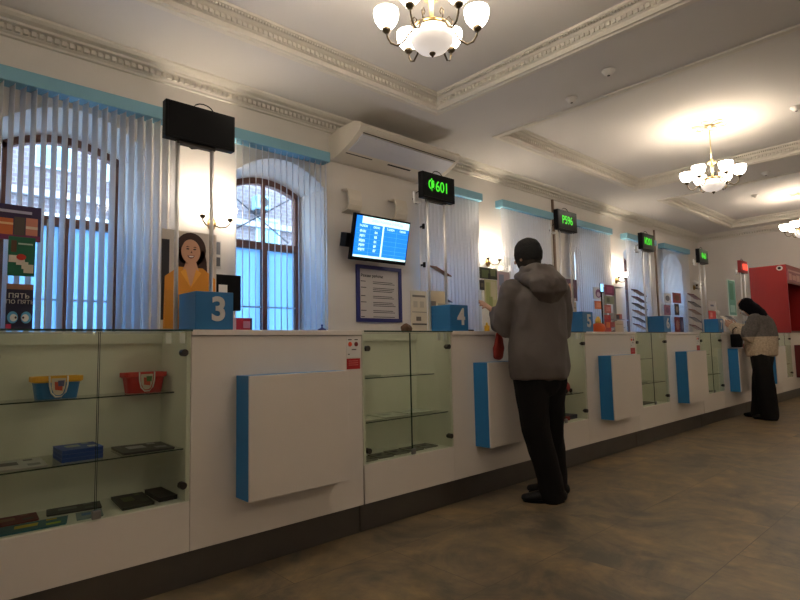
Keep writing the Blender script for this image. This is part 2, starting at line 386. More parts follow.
bm = bmesh.new(); B(bm, -.16, .16, -.14, .14, 0, .3, 0, .02); link('casing', bm, mat('unit_blue', (.25, .42, .5), .5), ah); bm = bmesh.new(); disc_y(bm, 0, -.15, -.135, .15, .1, .1); link('fan_grille', bm, M['darkslot'], ah)
box('bracket', M['ink'], -.12, .12, -.05, .275, -.03, 0, ah)
sh = empty('snowy_shed', (2.5, 8.2, 0), 'low outbuilding with a snow covered roof outside the nearest window', 'building')
box('shed_wall', mat('shed_grey', (.25, .24, .25), .8), -1.2, .4, 0, 1.2, 0, 2.75, sh); bm = bmesh.new(); extr_x(bm, [(-.15, 2.75), (1.3, 2.75), (1.3, 3.1), (-.15, 2.88)], -1.3, .5); link('snow_roof', bm, M['snow'], sh)
tag(box('ground', mat('yard_snow', (.5, .52, .55), .9), -12, 20, 5.0, 20, -.3, -.1), kind='structure')

# thin conduits on the wall between windows
for i, (x_, lab) in enumerate(((7.34, 'thin brown conduit on the wall between blinds, nearer the man'), (10.98, 'thin brown conduit on the wall farther off, beside the display at counter box 6'))):
    bm = bmesh.new(); B(bm, x_-.02, x_+.02, Y1-.03, Y1-.002, 1.0, 3.28, 0, .004)
    tag(link('wall_conduit', bm, mat('conduit_brown', (.22, .15, .10), .5)), lab, 'conduit', 'wall conduits')

# ================================================================== COUNTER
YF = 2.63; MW = 1.848; TZ = 1.2
CASE_L = {-1: None}
DH = mat('door_lock', (.3, .3, .3), .3, metal=1)
NAMES = ['the blue 3 box', 'the blue 4 box', 'the blue 5 box', 'the blue 6 box', 'the blue 7 box', 'the box behind the woman', 'the red booth']
def make_case():
    r = empty('display_case')
    bm = bmesh.new(); yb = 2.97-YF
    B(bm, 0, .02, .006, yb, .38, 1.19); B(bm, .78, .80, .006, yb, .38, 1.19); B(bm, 0, .80, yb, yb+.02, .38, 1.19); B(bm, .02, .78, .006, yb, .38, .40)
    B(bm, .02, .78, yb-.015, yb, 1.14, 1.185)
    link('carcass', bm, M['laminate_in'], r)
    box('base_panel', M['laminate'], .001, .799, 0, .03, .17, .395, r); box('rear_top', M['laminate'], 0, .80, yb+.02, .60, 1.17, 1.198, r)
    g = box('glass_top', M['glass'], 0.0005, .7995, -.015, yb+.02, 1.19, 1.2, r); box('glass_rim', M['glassedge'], 0.0005, .7995, -.018, -.0155, 1.191, 1.2, g)
    for s, (xa, xb) in enumerate(((.004, .398), (.402, .796))):
        d = box('glass_door', M['glass'], xa, xb, 0, .005, .402, 1.187, r)
        box('edge', M['glassedge'], (xb-.002) if s == 0 else xa, xb if s == 0 else xa+.002, -.0005, .0055, .402, 1.187, d)
        hx = .035 if s == 0 else .765
        for hz in (.475, 1.09):
            bm = bmesh.new(); disc_y(bm, hx, -.012, .02, hz, .017, .017); B(bm, hx-.012 if s else hx-.03, hx+.03 if s else hx+.012, .012, .03, hz-.008, hz+.008); link('hinge', bm, M['hinge'], d)
        if s: box('lock', DH, .385, .42, -.014, .0, .405, .44, d, .003)
    for z_, ya in ((.90, .155), (.64, .03)):
        g = box('glass_shelf', M['glass'], .022, .778, ya, yb-.002, z_-.006, z_, r); box('shelf_edge', M['glassedge'], .022, .778, ya-.002, ya-.0002, z_-.006, z_, g)
    bm = bmesh.new(); 
    for px_ in (.70, .765): B(bm, px_-.012, px_+.012, .02, .035, 1.135, 1.185)
    link('clip', bm, M['chrome'], r)
    box('kick_plate', M['kick'], 0, .8, .045, .06, 0, .168, r)
    return r
def make_counter(redpanel=False, wide=1.04):
    r = empty('counter_section')
    box('body', M['laminate'], .0015, wide-.0015, 0, .57, .17, 1.168, r); box('worktop', M['laminate'], .001, wide-.001, -.006, .60, 1.172, 1.2, r, .002)
    box('kick_plate', M['kick'], 0, wide, .045, .06, 0, .168, r)
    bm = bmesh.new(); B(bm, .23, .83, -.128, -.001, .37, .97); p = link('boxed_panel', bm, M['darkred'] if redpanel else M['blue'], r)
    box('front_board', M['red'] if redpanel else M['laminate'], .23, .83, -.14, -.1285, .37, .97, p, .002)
    return r
case0 = cnt0 = None
for n in range(-1, 7):
    xc = .26+MW*n
    if n == -1: lab_c, lab_b = None, 'white counter section at the nearest left end, beyond the picture edge'
    if n >= 0:
        c = case0 if case0 else None
        if c is None: c = case0 = make_case()
        else: c = dup(case0, (0, 0, 0))
        c.location = (xc, YF, 0)
        tag(c, 'glass fronted display case, ' + ['the nearest, at the left of the photo', 'between the 3 panel and the 4 panel, papers inside', 'half hidden behind the man, red goods inside', 'just left of the blue 6 box', 'just left of the blue 7 box', 'behind the woman, mostly hidden', 'below the red booth edge, the farthest one'][n], 'display case', 'glass display cases in the counter')
    if n < 6:
        c = make_counter() if cnt0 is None else dup(cnt0, (0, 0, 0))
        if cnt0 is None: cnt0 = c
        tag(c, 'white counter section with blue sided panel, ' + (['carrying the blue 3 box', 'right behind the man in the beanie', 'right of the blue 5 box', 'right of the blue 6 box', 'just left of the woman in the fleece', 'hidden behind the woman in the fleece'][n] if n >= 0 else 'beyond the left edge of the photo'), 'counter', 'white counter sections')
    else:
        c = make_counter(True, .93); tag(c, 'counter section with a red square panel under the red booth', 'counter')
    c.location = (xc+.80, YF, 0)

# stickers: white notice with two buttons over a red label
st0 = None
for n in range(0, 6):
    x_ = 2.035+MW*n
    if st0 is None:
        st = st0 = empty('wall_sticker')
        box('notice', M['paper'], -.05, .05, -.002, -.0005, .065, .19, st)
        bm = bmesh.new(); disc_y(bm, -.024, -.0032, -.002, .143, .014, .014); link('orange_button', bm, pm(230, 80, 40), st)
        bm = bmesh.new(); disc_y(bm, .022, -.0032, -.002, .143, .014, .014); link('dark_button', bm, pm(120, 40, 40), st)
        bm = bmesh.new()
        for a, b, z_ in ((-.038, -.012, .167), (.01, .034, .167), (-.012, .022, .108), (-.04, -.028, .08)): B(bm, a, b, -.0028, -.002, z_, z_+.006)
        link('small_print', bm, M['ink'], st)
        f = box('red_label', pm(170, 20, 30), -.05, .05, -.002, -.0005, -.005, .058, st)
        bm = bmesh.new()
        for z_ in (.018, .03, .042): B(bm, -.035, .035, -.0027, -.002, z_, z_+.003)
        link('label_lines', bm, pm(210, 120, 120), f)
    else: st = dup(st0, (0, 0, 0))
    st.location = (x_, YF, .975)
    tag(st, 'white and red sticker on the counter front ' + ['right of the nearest square panel', 'behind the man in the beanie', 'between boxes 5 and 6', 'between the 6 and 7 panels', 'just left of the woman', 'behind the woman'][n], 'sticker', 'red and white counter stickers')

# ---- number boxes
for n in range(6):
    x_ = 1.09+MW*n
    r = empty('number_box', (x_, YF+.03, TZ+.002), 'blue cube bearing the white number %d' % (n+3) if n < 5 else 'blue number cube hidden behind the woman', 'number box', 'blue number cubes on the counter')
    bm = bmesh.new(); B(bm, 0, .197, 0, .215, 0, .19, 0, .003); link('cube', bm, M['cubeblue'], r)
    text('number', str(n+3), M['digit'], .165, (.118, -.0015, .098), r, bold=.005, depth=.0012)

# ---- queue displays on twin poles
TX = [None, 'Ф601', 'P596', 'И201', 'Ф60', '']
for n in range(6):
    x_ = (.99 if n == 0 else .99+MW*n+.015); wd = .38 if n == 0 else .355
    lab = ['switched off black queue display on twin poles over the blue 3 box', 'black queue display glowing green Ф601 over the blue 4 box', 'black queue display glowing green P596, right of the man\'s head', 'black queue display with green glow over the blue 6 box', 'black queue display with green glow over the blue 7 box', 'small red lit queue display on poles beside the red booth'][n]
    r = empty('queue_display', (x_, 2.85, TZ), lab, 'queue display', 'queue displays on twin poles')
    bm = bmesh.new(); B(bm, 0, wd, -.03, .02, 1.0, 1.2, 0, .004); link('housing', bm, M['black'] if n < 5 else M['redbox'], r)
    box('screen', M['screenoff'] if n < 5 else M['redled'], .012 if n < 5 else .1, wd-.012, -.0325, -.0305, 1.012 if n < 5 else 1.05, 1.188 if n < 5 else 1.15, r)
    if TX[n]: text('led_digits', TX[n], M['led'], .115, (wd*.47, -.034, 1.10), r, sx=.85, bold=.0008)
    for q, px_ in enumerate((.076, .262)):
        bm = bmesh.new(); zb = .1935 if q else .0
        loft(bm, [((px_, .004, zb), .0105, .0105), ((px_, .004, .998), .0105, .0105)], n=12, round_ends=False)
        lathe(bm, [(.018, zb), (.018, zb+.008), (.012, zb+.012)], (px_, .004, 0), 12, close=True) if q else None
        link('pole', bm, M['chrome'], r, True)
    bm = bmesh.new(); B(bm, .07, .275, -.012, .02, .985, 1.0); link('bracket', bm, M['hinge'], r)
    bm = bmesh.new(); c0 = wd*.62
    tube(bm, [(c0+.1*math.cos(a)*.6-.02, .01, 1.195+.045*math.sin(a)) for a in [PI*i/8 for i in range(9)]], .0035, 6)
    link('cable', bm, M['black'], r); bm = bmesh.new()
    if n: tube(bm, [(.02, .03, 1.06), (-.02, .04, 1.03), (-.03, .05, .99), (.0, .05, .965), (.04, .05, .97)], .0035, 6)
    else: tube(bm, [(.12, .02, 1.0), (.16, .03, .985), (.2, .03, .995)], .0045, 6)
    link('cable', bm, M['black'], r)
    if n:
        bm = bmesh.new(); B(bm, -.02, .05, .03, .055, .965, .985, 0, .003); B(bm, -.03, -.015, .03, .05, .975, 1.05, 0, .003); link('clamp', bm, M['chrome'], r)

# ================================================================== GOODS IN THE CASES
def tub(x, body, rim, lab, kind):
    r = empty('carry_tub', (x, 2.87, .90+.001), lab, 'tub', 'small tubs with handles on the top shelf')
    # rounded box flaring upward
    def rr(hx, hy, z, rad=.02):
        out = []
        for cx, cy, a0 in ((hx-rad, hy-rad, 0), (-hx+rad, hy-rad, 90), (-hx+rad, -hy+rad, 180), (hx-rad, -hy+rad, 270)):
            for s in range(4): a = math.radians(a0+s*30); out.append(bm.verts.new((cx+rad*math.cos(a), cy+rad*math.sin(a), z)))
        return out
    hx = .09
    bm = bmesh.new(); R = [rr(hx*.86, .042, 0), rr(hx*.95, .048, .06), rr(hx, .052, .088), rr(hx-.004, .048, .088), rr(hx*.86-.004, .038, .004)]
    for a, b in zip(R, R[1:]): bridge(bm, a, b)
    bm.faces.new(R[0][::-1]); bm.faces.new(R[-1]); link('body', bm, body, r)
    bm = bmesh.new(); R = [rr(hx*.99, .052, .072), rr(hx+.008, .058, .078), rr(hx+.008, .058, .098), rr(hx-.004, .048, .098), rr(hx-.004, .048, .075)]
    for a, b in zip(R, R[1:]): bridge(bm, a, b)
    link('rim', bm, rim, r)
    bm = bmesh.new(); tube(bm, [(-.038, -.062, .1), (-.037, -.064, .06), (-.03, -.064, .028), (-.014, -.064, .010), (.008, -.064, .010), (.024, -.064, .028), (.031, -.064, .06), (.032, -.062, .1)], .0035, 8); link('handle', bm, M['white'], r, True)
    bm = bmesh.new(); poly_y(bm, [(-.03, .09), (-.029, .05), (-.02, .025), (-.01, .017), (.005, .017), (.015, .025), (.023, .05), (.025, .09)], -.0605, -.0595, 0)
    poly_y(bm, [(-.018, .075), (-.016, .04), (.012, .035), (.014, .072)], -.0615, -.0606, 1); poly_y(bm, [(-.006, .08), (-.004, .055), (.018, .055), (.02, .08)], -.062, -.0612, 2)
    link('printed_label', bm, [M['cream'], pm(200, 70, 40), pm(90, 90, 130) if kind else pm(90, 120, 60)], r)
tub(.55, pm(20, 110, 175), pm(230, 170, 40), 'blue carry tub with yellow rim and white handle on the nearest case top shelf', 1)
tub(.92, pm(190, 30, 30), pm(200, 50, 40), 'red carry tub with printed label and white handle on the nearest case top shelf', 0)

def booklet(name, pts, z, h, m, mp, lab, cat, group=None, spot=True):
    """flat book from its four corners on the shelf"""
    c = sum((Vector(p) for p in pts), Vector((0, 0)))/4
    r = empty(name, (c.x, c.y, z), lab, cat, group)
    q = [Vector(p)-c for p in pts]
    bm = bmesh.new(); a = [bm.verts.new((p.x*.98, p.y*.98, 0)) for p in q]; b = [bm.verts.new((p.x*.98, p.y*.98, h)) for p in q]; bridge(bm, a, b); bm.faces.new(a[::-1]); bm.faces.new(b); link('pages', bm, m, r)
    bm = bmesh.new(); a = [bm.verts.new((p.x, p.y, h)) for p in q]; b = [bm.verts.new((p.x, p.y, h+.002)) for p in q]; bridge(bm, a, b); bm.faces.new(a[::-1]); bm.faces.new(b)
    cv = link('cover', bm, m, r)
    if spot:
        bm = bmesh.new()
        for (s, ox, oy, mi) in ((.34, -.12, .08, 0), (.22, .3, -.2, 1), (.16, .25, .35, 0)):
            f = [p*s+(q[1]-q[0])*ox+(q[2]-q[1])*oy for p in q]; a = [bm.verts.new((p.x, p.y, h+.0022)) for p in f]; b = [bm.verts.new((p.x, p.y, h+.0028)) for p in f]; bridge(bm, a, b, mi); bm.faces.new(a[::-1]).material_index = mi; bm.faces.new(b).material_index = mi
        link('picture', bm, mp, cv)
    return r
z2 = .641
booklet('magazine', [(.29, 2.68), (.49, 2.66), (.50, 2.88), (.30, 2.90)], z2, .006, pm(170, 170, 165), [pm(60, 60, 65), pm(110, 110, 110)], 'grey and white magazine at the left end of the nearest middle shelf', 'magazine')
for kk in range(3): booklet('boxed_game', [(.545, 2.70), (.705, 2.70), (.705, 2.88), (.545, 2.88)], z2+kk*.017, .014, pm(25, 70, 150), [pm(150, 160, 150), pm(200, 200, 190)], ['bottom', 'middle', 'topmost'][kk]+' blue flat case of the stack of three on the nearest middle shelf', 'game case', 'stack of blue flat cases', kk == 2)
booklet('magazine', [(.78, 2.68), (1.0, 2.66), (1.01, 2.88), (.79, 2.91)], z2, .008, pm(75, 75, 75), [pm(190, 190, 190), pm(150, 150, 150)], 'dark magazine with pale picture at the right end of the nearest middle shelf', 'magazine')
z1 = .401
booklet('magazine', [(.33, 2.66), (.56, 2.65), (.59, 2.77), (.35, 2.78)], z1, .004, pm(40, 100, 110), [pm(210, 180, 50), pm(170, 190, 60)], 'teal and yellow magazine flat in the bottom left of the nearest case', 'magazine')
booklet('magazine', [(.31, 2.80), (.49, 2.80), (.50, 2.93), (.32, 2.94)], z1, .004, pm(120, 50, 50), [pm(150, 110, 90), pm(90, 80, 80)], 'reddish magazine behind the teal one in the nearest case', 'magazine')
booklet('magazine', [(.52, 2.83), (.73, 2.80), (.75, 2.92), (.54, 2.94)], z1, .004, pm(60, 62, 62), [pm(110, 112, 112), pm(90, 92, 95)], 'grey brochure behind, in the middle of the nearest case floor', 'magazine')
booklet('magazine', [(.60, 2.67), (.70, 2.66), (.72, 2.77), (.62, 2.78)], z1, .004, pm(130, 150, 150), [pm(60, 110, 170), pm(180, 120, 80)], 'small pale brochure at the front of the nearest case floor', 'magazine')
booklet('folded_map', [(.78, 2.68), (.92, 2.68), (.94, 2.92), (.80, 2.93)], z1, .010, pm(38, 42, 32), [pm(90, 95, 60), pm(70, 75, 60)], 'dark green book lying right of centre on the nearest case floor', 'book')
booklet('black_book', [(.945, 2.70), (1.03, 2.70), (1.03, 2.92), (.95, 2.92)], z1, .018, pm(20, 20, 24), [pm(35, 35, 40), pm(30, 30, 30)], 'black book at the right end of the nearest case floor', 'book')
for i, p in enumerate((([(2.14, 2.70), (2.33, 2.69), (2.34, 2.86), (2.15, 2.88)]), ([(2.36, 2.72), (2.57, 2.70), (2.58, 2.90), (2.37, 2.92)]), ([(2.60, 2.76), (2.83, 2.75), (2.83, 2.93), (2.61, 2.93)]))):
    booklet('leaflet', p, z2, .003, pm(185, 190, 175), [pm(150, 155, 145), pm(165, 165, 155)], ['left', 'middle', 'right'][i]+' white leaflet on the middle shelf of the case left of the blue 4 box', 'leaflet', 'white leaflets')
booklet('leaflet', [(2.3, 2.86), (2.45, 2.86), (2.45, 2.94), (2.3, 2.94)], .901, .008, pm(175, 180, 165), [pm(150, 155, 145), pm(165, 165, 155)], 'white leaflet alone on the top shelf of the case left of the blue 4 box', 'leaflet')
for i in range(5):
    x_ = 2.13+i*.145
    booklet('coin_album', [(x_, 2.67+.01*i), (x_+.12, 2.67+.01*i), (x_+.13, 2.80+.01*i), (x_+.01, 2.81+.01*i)], z1, .006, pm(120, 120, 108), [pm(40, 40, 38), pm(70, 70, 62)], 'grey printed card on the second case floor, ' + ['farthest left', 'second from left', 'in the middle', 'second from right', 'farthest right'][i], 'card', 'grey cards on the second case floor')
# red goods in the case behind the man
bm = bmesh.new(); loft(bm, [((0, 0, .03), .03, .028), ((.03, -.01, .05), .05, .045), ((.09, 0, .05), .055, .045), ((.13, .01, .045), .03, .03)], n=14)
loft(bm, [((-.07, 0, .03), .025, .025), ((.0, .0, .035), .03, .03)], n=12)
r = empty('toy_car', (4.53, 2.77, .641), 'rounded red toy on the middle shelf behind the man\'s legs', 'toy'); fuse('body', bm, pm(175, 20, 35), r, .006)
bm = bmesh.new(); 
for a in (.02, .1): disc_y(bm, a, -.05, -.04, .02, .02, .02)
link('wheel', bm, M['black'], r)
booklet('boxed_game', [(4.20, 2.70), (4.56, 2.70), (4.56, 2.88), (4.20, 2.88)], z1, .035, pm(140, 25, 45), [pm(60, 40, 60), pm(180, 60, 60)], 'dark red flat box on the case floor behind the man\'s legs', 'box')
booklet('boxed_game', [(4.58, 2.72), (4.72, 2.72), (4.72, 2.90), (4.58, 2.90)], z1, .035, pm(40, 50, 75), [pm(60, 70, 90), pm(60, 60, 70)], 'dark blue flat box on the case floor behind the man\'s legs', 'box')
for n in (3, 4):
    booklet('leaflet', [(.42+MW*n, 2.72), (.7+MW*n, 2.72), (.7+MW*n, 2.9), (.42+MW*n, 2.9)], z2, .006, pm(120, 130, 110), [pm(60, 60, 50), pm(150, 80, 60)], ['grey-green leaflet on the middle shelf between the 5 and 6 panels', 'pale olive leaflet on the middle shelf just before the woman'][n-3], 'leaflet')
    booklet('leaflet', [(.35+MW*n, 2.72), (.9+MW*n, 2.72), (.9+MW*n, 2.9), (.35+MW*n, 2.9)], z1, .006, pm(80, 85, 70), [pm(50, 50, 45), pm(120, 110, 90)], ['dark leaflet on the case floor between the 5 and 6 panels', 'dark leaflet on the case floor, last case before the woman'][n-3], 'leaflet')

# ================================================================== THINGS ON THE COUNTER
def poster(name, px0, py0, px1, py1, Y, board, patches, lab, cat='poster', group=None, lean=0, tall=None):
    """printed board standing on the counter (or fixed at its height); patches are (u0,v0,u1,v1,material), u right, v up"""
    p0, p1 = at(px0, (py0+py1)/2, Y), at(px1, (py0+py1)/2, Y); zt, zb = at((px0+px1)/2, py0, Y).z, at((px0+px1)/2, py1, Y).z
    if tall == 'counter': zb = TZ+.002
    W_, H_ = p1.x-p0.x, zt-zb
    r = empty(name, (p0.x, Y, zb), lab, cat, group); r.rotation_euler = (-lean, 0, 0)
    box('board', board, 0, W_, 0, .006, 0, H_, r)
    if patches:
        ms = []; bm = bmesh.new()
        for i, pa in enumerate(patches):
            if pa[4] not in ms: ms.append(pa[4])
            yo = -.0006*(i+1); mi = ms.index(pa[4])
            if len(pa) > 5: disc_y(bm, (pa[0]+pa[2])/2*W_, yo-.0005, yo, (pa[1]+pa[3])/2*H_, (pa[2]-pa[0])/2*W_, (pa[3]-pa[1])/2*H_, 18, mi)
            else: B(bm, pa[0]*W_, pa[2]*W_, yo-.0005, yo, pa[1]*H_, pa[3]*H_, mi)
        link('printed_picture', bm, ms, r)
    return r, W_, H_
# left acrylic stand and its three posters
st = empty('leaflet_stand', (.34, 2.86, TZ+.002), 'clear acrylic stand holding posters at the left edge of the photo', 'stand')
box('back_sheet', M['clear'], -.05, .155, .0, .004, 0, .50, st); box('foot', M['clear'], -.05, .155, -.06, .06, 0, .005, st); box('side_edge', mat('acrylic_edge', (.6, .65, .68), .2), .155, .159, 0, .02, 0, .5, st)
pp, pw, ph_ = poster('poster', -8, 205, 41, 240, 2.815, pm(60, 45, 85), [(0, 0, 1, .16, pm(120, 40, 90)), (.1, .14, .42, .60, pm(210, 110, 60)), (.44, .14, .66, .66, pm(90, 80, 75)), (.68, .16, .93, .66, pm(215, 140, 120)), (.1, .42, .42, .48, pm(240, 200, 150)), (.68, .34, .93, .42, pm(240, 220, 200)), (.1, .76, .8, .84, pm(190, 190, 215))], 'dark purple poster with orange pictures, topmost of the three at the left edge')
poster('poster', 8, 237, 35, 276, 2.81, pm(20, 105, 75), [(.1, .60, .30, .9, pm(90, 60, 40)), (.02, .34, .42, .52, pm(225, 215, 200)), (.3, .28, .62, .42, pm(225, 215, 200)), (.3, .40, .66, .56, pm(190, 50, 35), 1), (.58, .08, .95, .3, pm(215, 210, 190)), (.5, .18, .75, .36, pm(215, 210, 190)), (.35, .8, .9, .84, pm(190, 215, 200))], 'green poster with a hand and red shape, middle of the three at the left edge')
pp, pw, ph_ = poster('poster', 6, 284, 33, 327, 2.805, pm(28, 30, 62), [(0, .88, 1, 1, pm(150, 110, 90)), (.0, 0, 1, .07, pm(40, 40, 70)), (.05, .14, .45, .40, pm(90, 170, 215), 1), (.55, .14, .95, .40, pm(90, 170, 215), 1), (.15, .18, .42, .34, pm(225, 225, 220), 1), (.58, .18, .85, .34, pm(225, 225, 220), 1), (.32, .24, .40, .29, pm(20, 20, 30), 1), (.6, .24, .68, .29, pm(20, 20, 30), 1), (.0, .0, .2, .12, pm(180, 40, 80))], 'navy poster with white lettering and two pale shapes, lowest at the left edge', tall='counter')
text('title', 'ПЯТЬ', M['digit'], pw*.30, (pw*.45, -.008, ph_*.73), pp); text('title', 'ПО ПЯТЬ', M['digit'], pw*.24, (pw*.5, -.008, ph_*.60), pp)
# poster with smiling woman
p0 = at(191, 262, 3.10)
r = empty('portrait_poster', (p0.x, 3.10, TZ+.002), 'poster of a smiling dark haired woman in an orange top behind the blue 3 box', 'poster')
hs = (at(190, 232, 3.1).z-TZ); sx_ = (at(214, 260, 3.1).x-at(168, 260, 3.1).x)/2
box('board', pm(205, 195, 185), -sx_-.03, sx_+.02, .004, .012, 0, hs*1.0, r)
ms = [pm(58, 28, 20), pm(214, 160, 130), pm(214, 140, 40), pm(120, 40, 40), pm(250, 245, 240), pm(40, 25, 25), pm(235, 165, 60), pm(38, 36, 44), pm(90, 50, 38)]
bm = bmesh.new(); hz = hs*.80
poly_y(bm, [(-sx_-.03, hs*.12), (-sx_+.012, hs*.12), (-sx_+.012, hs*.9), (-sx_-.03, hs*.9)], .003, .0038, 7)
disc_y(bm, 0, .001, .002, hz+.012, .088, .098, 24, 0); poly_y(bm, [(-.078, hz+.01), (-.092, hz-.06), (-.088, hz-.13), (-.05, hz-.15), (.05, hz-.16), (.098, hz-.14), (.092, hz-.05), (.078, hz+.01)], .001, .002, 0)
poly_y(bm, [(-.15, .02), (-.145, hz-.15), (-.07, hz-.092), (.07, hz-.092), (.145, hz-.15), (.15, .02)], 0, .001, 2)
poly_y(bm, [(-.026, hz-.05), (-.045, hz-.105), (0, hz-.20), (.045, hz-.105), (.026, hz-.05)], -.001, 0, 1)
disc_y(bm, -.002, -.002, -.001, hz, .055, .070, 24, 1)
poly_y(bm, [(-.060, hz+.01), (-.035, hz+.062), (.0, hz+.072), (.035, hz+.062), (.060, hz+.005), (.055, hz+.045), (.02, hz+.085), (-.03, hz+.085)], -.0026, -.002, 0)
for s in (-1, 1): disc_y(bm, s*.020, -.003, -.002, hz+.014, .009, .004, 12, 5); poly_y(bm, [(s*.010, hz+.025), (s*.032, hz+.024), (s*.022, hz+.031)], -.003, -.0022, 8)
poly_y(bm, [(-.022, hz-.024), (.02, hz-.022), (.012, hz-.036), (-.002, hz-.040), (-.014, hz-.036)], -.003, -.002, 3); poly_y(bm, [(-.017, hz-.026), (.016, hz-.025), (.008, hz-.032), (-.008, hz-.033)], -.0036, -.003, 4)
poly_y(bm, [(-.004, hz-.008), (.006, hz-.008), (.001, hz+.004)], -.003, -.002, 8); poly_y(bm, [(-.06, hz-.12), (0, hz-.21), (-.03, hz-.10)], -.0015, -.001, 6); poly_y(bm, [(.06, hz-.12), (0, hz-.21), (.03, hz-.10)], -.0015, -.001, 6)
link('printed_picture', bm, ms, r)
box('acrylic_ledge', M['clear'], -.16, .16, -.05, -.045, 0, hs*.40, r)
poster('wall_notice', 203, 240, 221, 268, 4.47, pm(205, 200, 195), [(.1, .6, .45, .95, pm(140, 140, 145)), (.55, .5, .95, .95, pm(120, 122, 130)), (.1, .1, .4, .5, pm(160, 158, 155)), (.5, .08, .95, .4, pm(90, 90, 96))], 'grey printed sheets on the wall right of the portrait poster')
def monitor(px, py, Y, lab, wd=.34):
    p = at(px, py, Y); r = empty('computer_monitor', (p.x, Y, .752), lab, 'monitor', 'monitors behind the counter')
    zt = p.z-.752; bm = bmesh.new(); B(bm, -wd/2, wd/2, -.02, .02, zt-.24, zt, 0, .006); link('screen_housing', bm, M['black'], r)
    box('stand', M['black'], -.025, .025, -.015, .015, .01, zt-.2, r); box('foot', M['black'], -.1, .1, -.08, .08, 0, .012, r); box('label_patch', M['paper'], -.06, 0, -.0215, -.0202, zt-.12, zt-.07, r)
# long desks behind the counter carry the monitors
dk = empty('back_desk', (0, 0, 0), 'plain worktop running behind the counter', 'desk')
box('desktop', M['laminate'], -1, 12, 3.28, 3.75, .72, .75, dk)
for x_ in (-.9, 3, 7, 11.9): box('support', M['laminate'], x_-.02, x_+.02, 3.3, 3.72, 0, .72, dk)
monitor(226, 275, 3.5, 'black monitor back just right of the portrait poster', .2)
poster('folded_leaflet', 232, 318, 252, 328, 2.78, pm(170, 25, 60), [(.0, 0, .2, 1, pm(200, 170, 190)), (.55, .2, .9, .75, pm(190, 130, 160)), (.9, 0, 1, 1, pm(60, 25, 80))], 'small crimson leaflet box standing right of the blue 3 box', 'leaflet', tall='counter')
p = at(322, 328, 2.72); r = empty('service_bell', (p.x, 2.72, TZ+.002), 'small navy bell standing on the worktop under the second window', 'bell')
bm = bmesh.new(); lathe(bm, [(.026, 0), (.024, .008), (.012, .014), (.006, .017)], (0, 0, 0), 20, close=True); link('base', bm, M['navy'], r, True)
bm = bmesh.new(); lathe(bm, [(.005, .016), (.004, .026), (.007, .03), (.004, .036)], (0, 0, 0), 12, close=True); link('knob', bm, M['navy'], r, True)
p = at(408, 328, 3.0); bm = bmesh.new(); loft(bm, [((-.03, 0, .018), .035, .018), ((0, 0, .03), .04, .03), ((.03, 0, .024), .03, .024)], n=14)
o = fuse('fur_pouch', bm, mat('brown_fur', (.14, .075, .045), .9, bump=.8, bscale=200), None, .005, 2, .003, 60); o.location = (p.x, 3.02, TZ+.004); tag(o, 'small round brown fluffy thing left of the cream price sheets', 'pouch')
poster('price_sheet', 411, 291, 427, 328, 3.05, pm(215, 205, 185), [(.1, .85, .9, .9, pm(120, 115, 105)), (.15, .6, .4, .75, pm(190, 182, 165)), (.55, .6, .8, .75, pm(190, 182, 165)), (.3, .28, .6, .38, pm(110, 100, 90)), (.05, .18, .95, .22, pm(90, 85, 80)), (.05, .48, .95, .5, pm(150, 145, 135))], 'cream price sheet standing left of the blue 4 box', 'sheet', tall='counter')
poster('price_sheet', 428, 291, 447, 306, 3.08, pm(220, 205, 175), [(.1, .6, .4, .75, pm(120, 110, 100)), (.5, .55, .9, .7, pm(170, 160, 140))], 'cream sheet between the poles above the blue 4 box', 'sheet', tall='counter')
def rack(px, py0, Y, lab, nl, wd=.17, tilt=.12):
    p = at(px, py0, Y); zt = p.z-TZ-.002; r = empty('leaflet_rack', (p.x, Y, TZ+.002), lab, 'leaflet rack', 'wire racks of slanted leaflets')
    bm = bmesh.new()
    for s in (-1, 1): tube(bm, [(s*wd/2, .03, 0), (s*wd/2, .03, zt)], .004, 6)
    tube(bm, [(-wd/2, .03, zt), (wd/2, .03, zt)], .004, 6); tube(bm, [(-wd/2-.03, .0, .004), (wd/2+.03, .0, .004)], .004, 6); link('frame', bm, M['chrome'], r)
    box('foot', M['clear'], -wd/2, wd/2, -.05, .06, 0, .006, r)
    cols = [(120, 60, 70), (90, 95, 110), (150, 100, 80), (70, 75, 90), (130, 70, 90)]
    for k_ in range(nl):
        z_ = .05+(zt-.09)*k_/max(1, nl-1)
        for nm, mm, dz in (('tray', M['clear'], 0), ('leaflet_stack', pm(*cols[k_ % 5]), .006)):
            bm = bmesh.new(); a = wd/2-.01
            vs = [(-a, -.06, z_+tilt*.35+dz), (a, -.06, z_-tilt*.2+dz), (a, .025, z_-tilt*.2+dz+.02), (-a, .025, z_+tilt*.35+dz+.02)]
            v1 = [bm.verts.new(v) for v in vs]; v2 = [bm.verts.new((v[0], v[1], v[2]+.008)) for v in vs]; bridge(bm, v1, v2); bm.faces.new(v1[::-1]); bm.faces.new(v2); link(nm, bm, mm, r)
rack(439, 270, 3.16, 'wire leaflet rack seen between the poles over the blue 4 box', 3, .2)
bm = bmesh.new(); B(bm, -.05, .05, -.02, .02, 0, .012, 0, .004); p = at(466, 328, 2.75); o = link('pen_tray', bm, M['ink'], None, loc=(3.22, 2.74, TZ+.003)); tag(o, 'small dark pen tray right of the blue 4 box', 'tray')
poster('leaflet_board', 480, 268, 497, 279, 3.2, pm(52, 62, 40), [(.1, .1, .5, .8, pm(90, 105, 60)), (.6, .3, .9, .9, pm(110, 120, 80)), (.45, .0, .6, .5, pm(30, 36, 26))], 'dark green printed board under the wall lamp left of the man', 'poster')
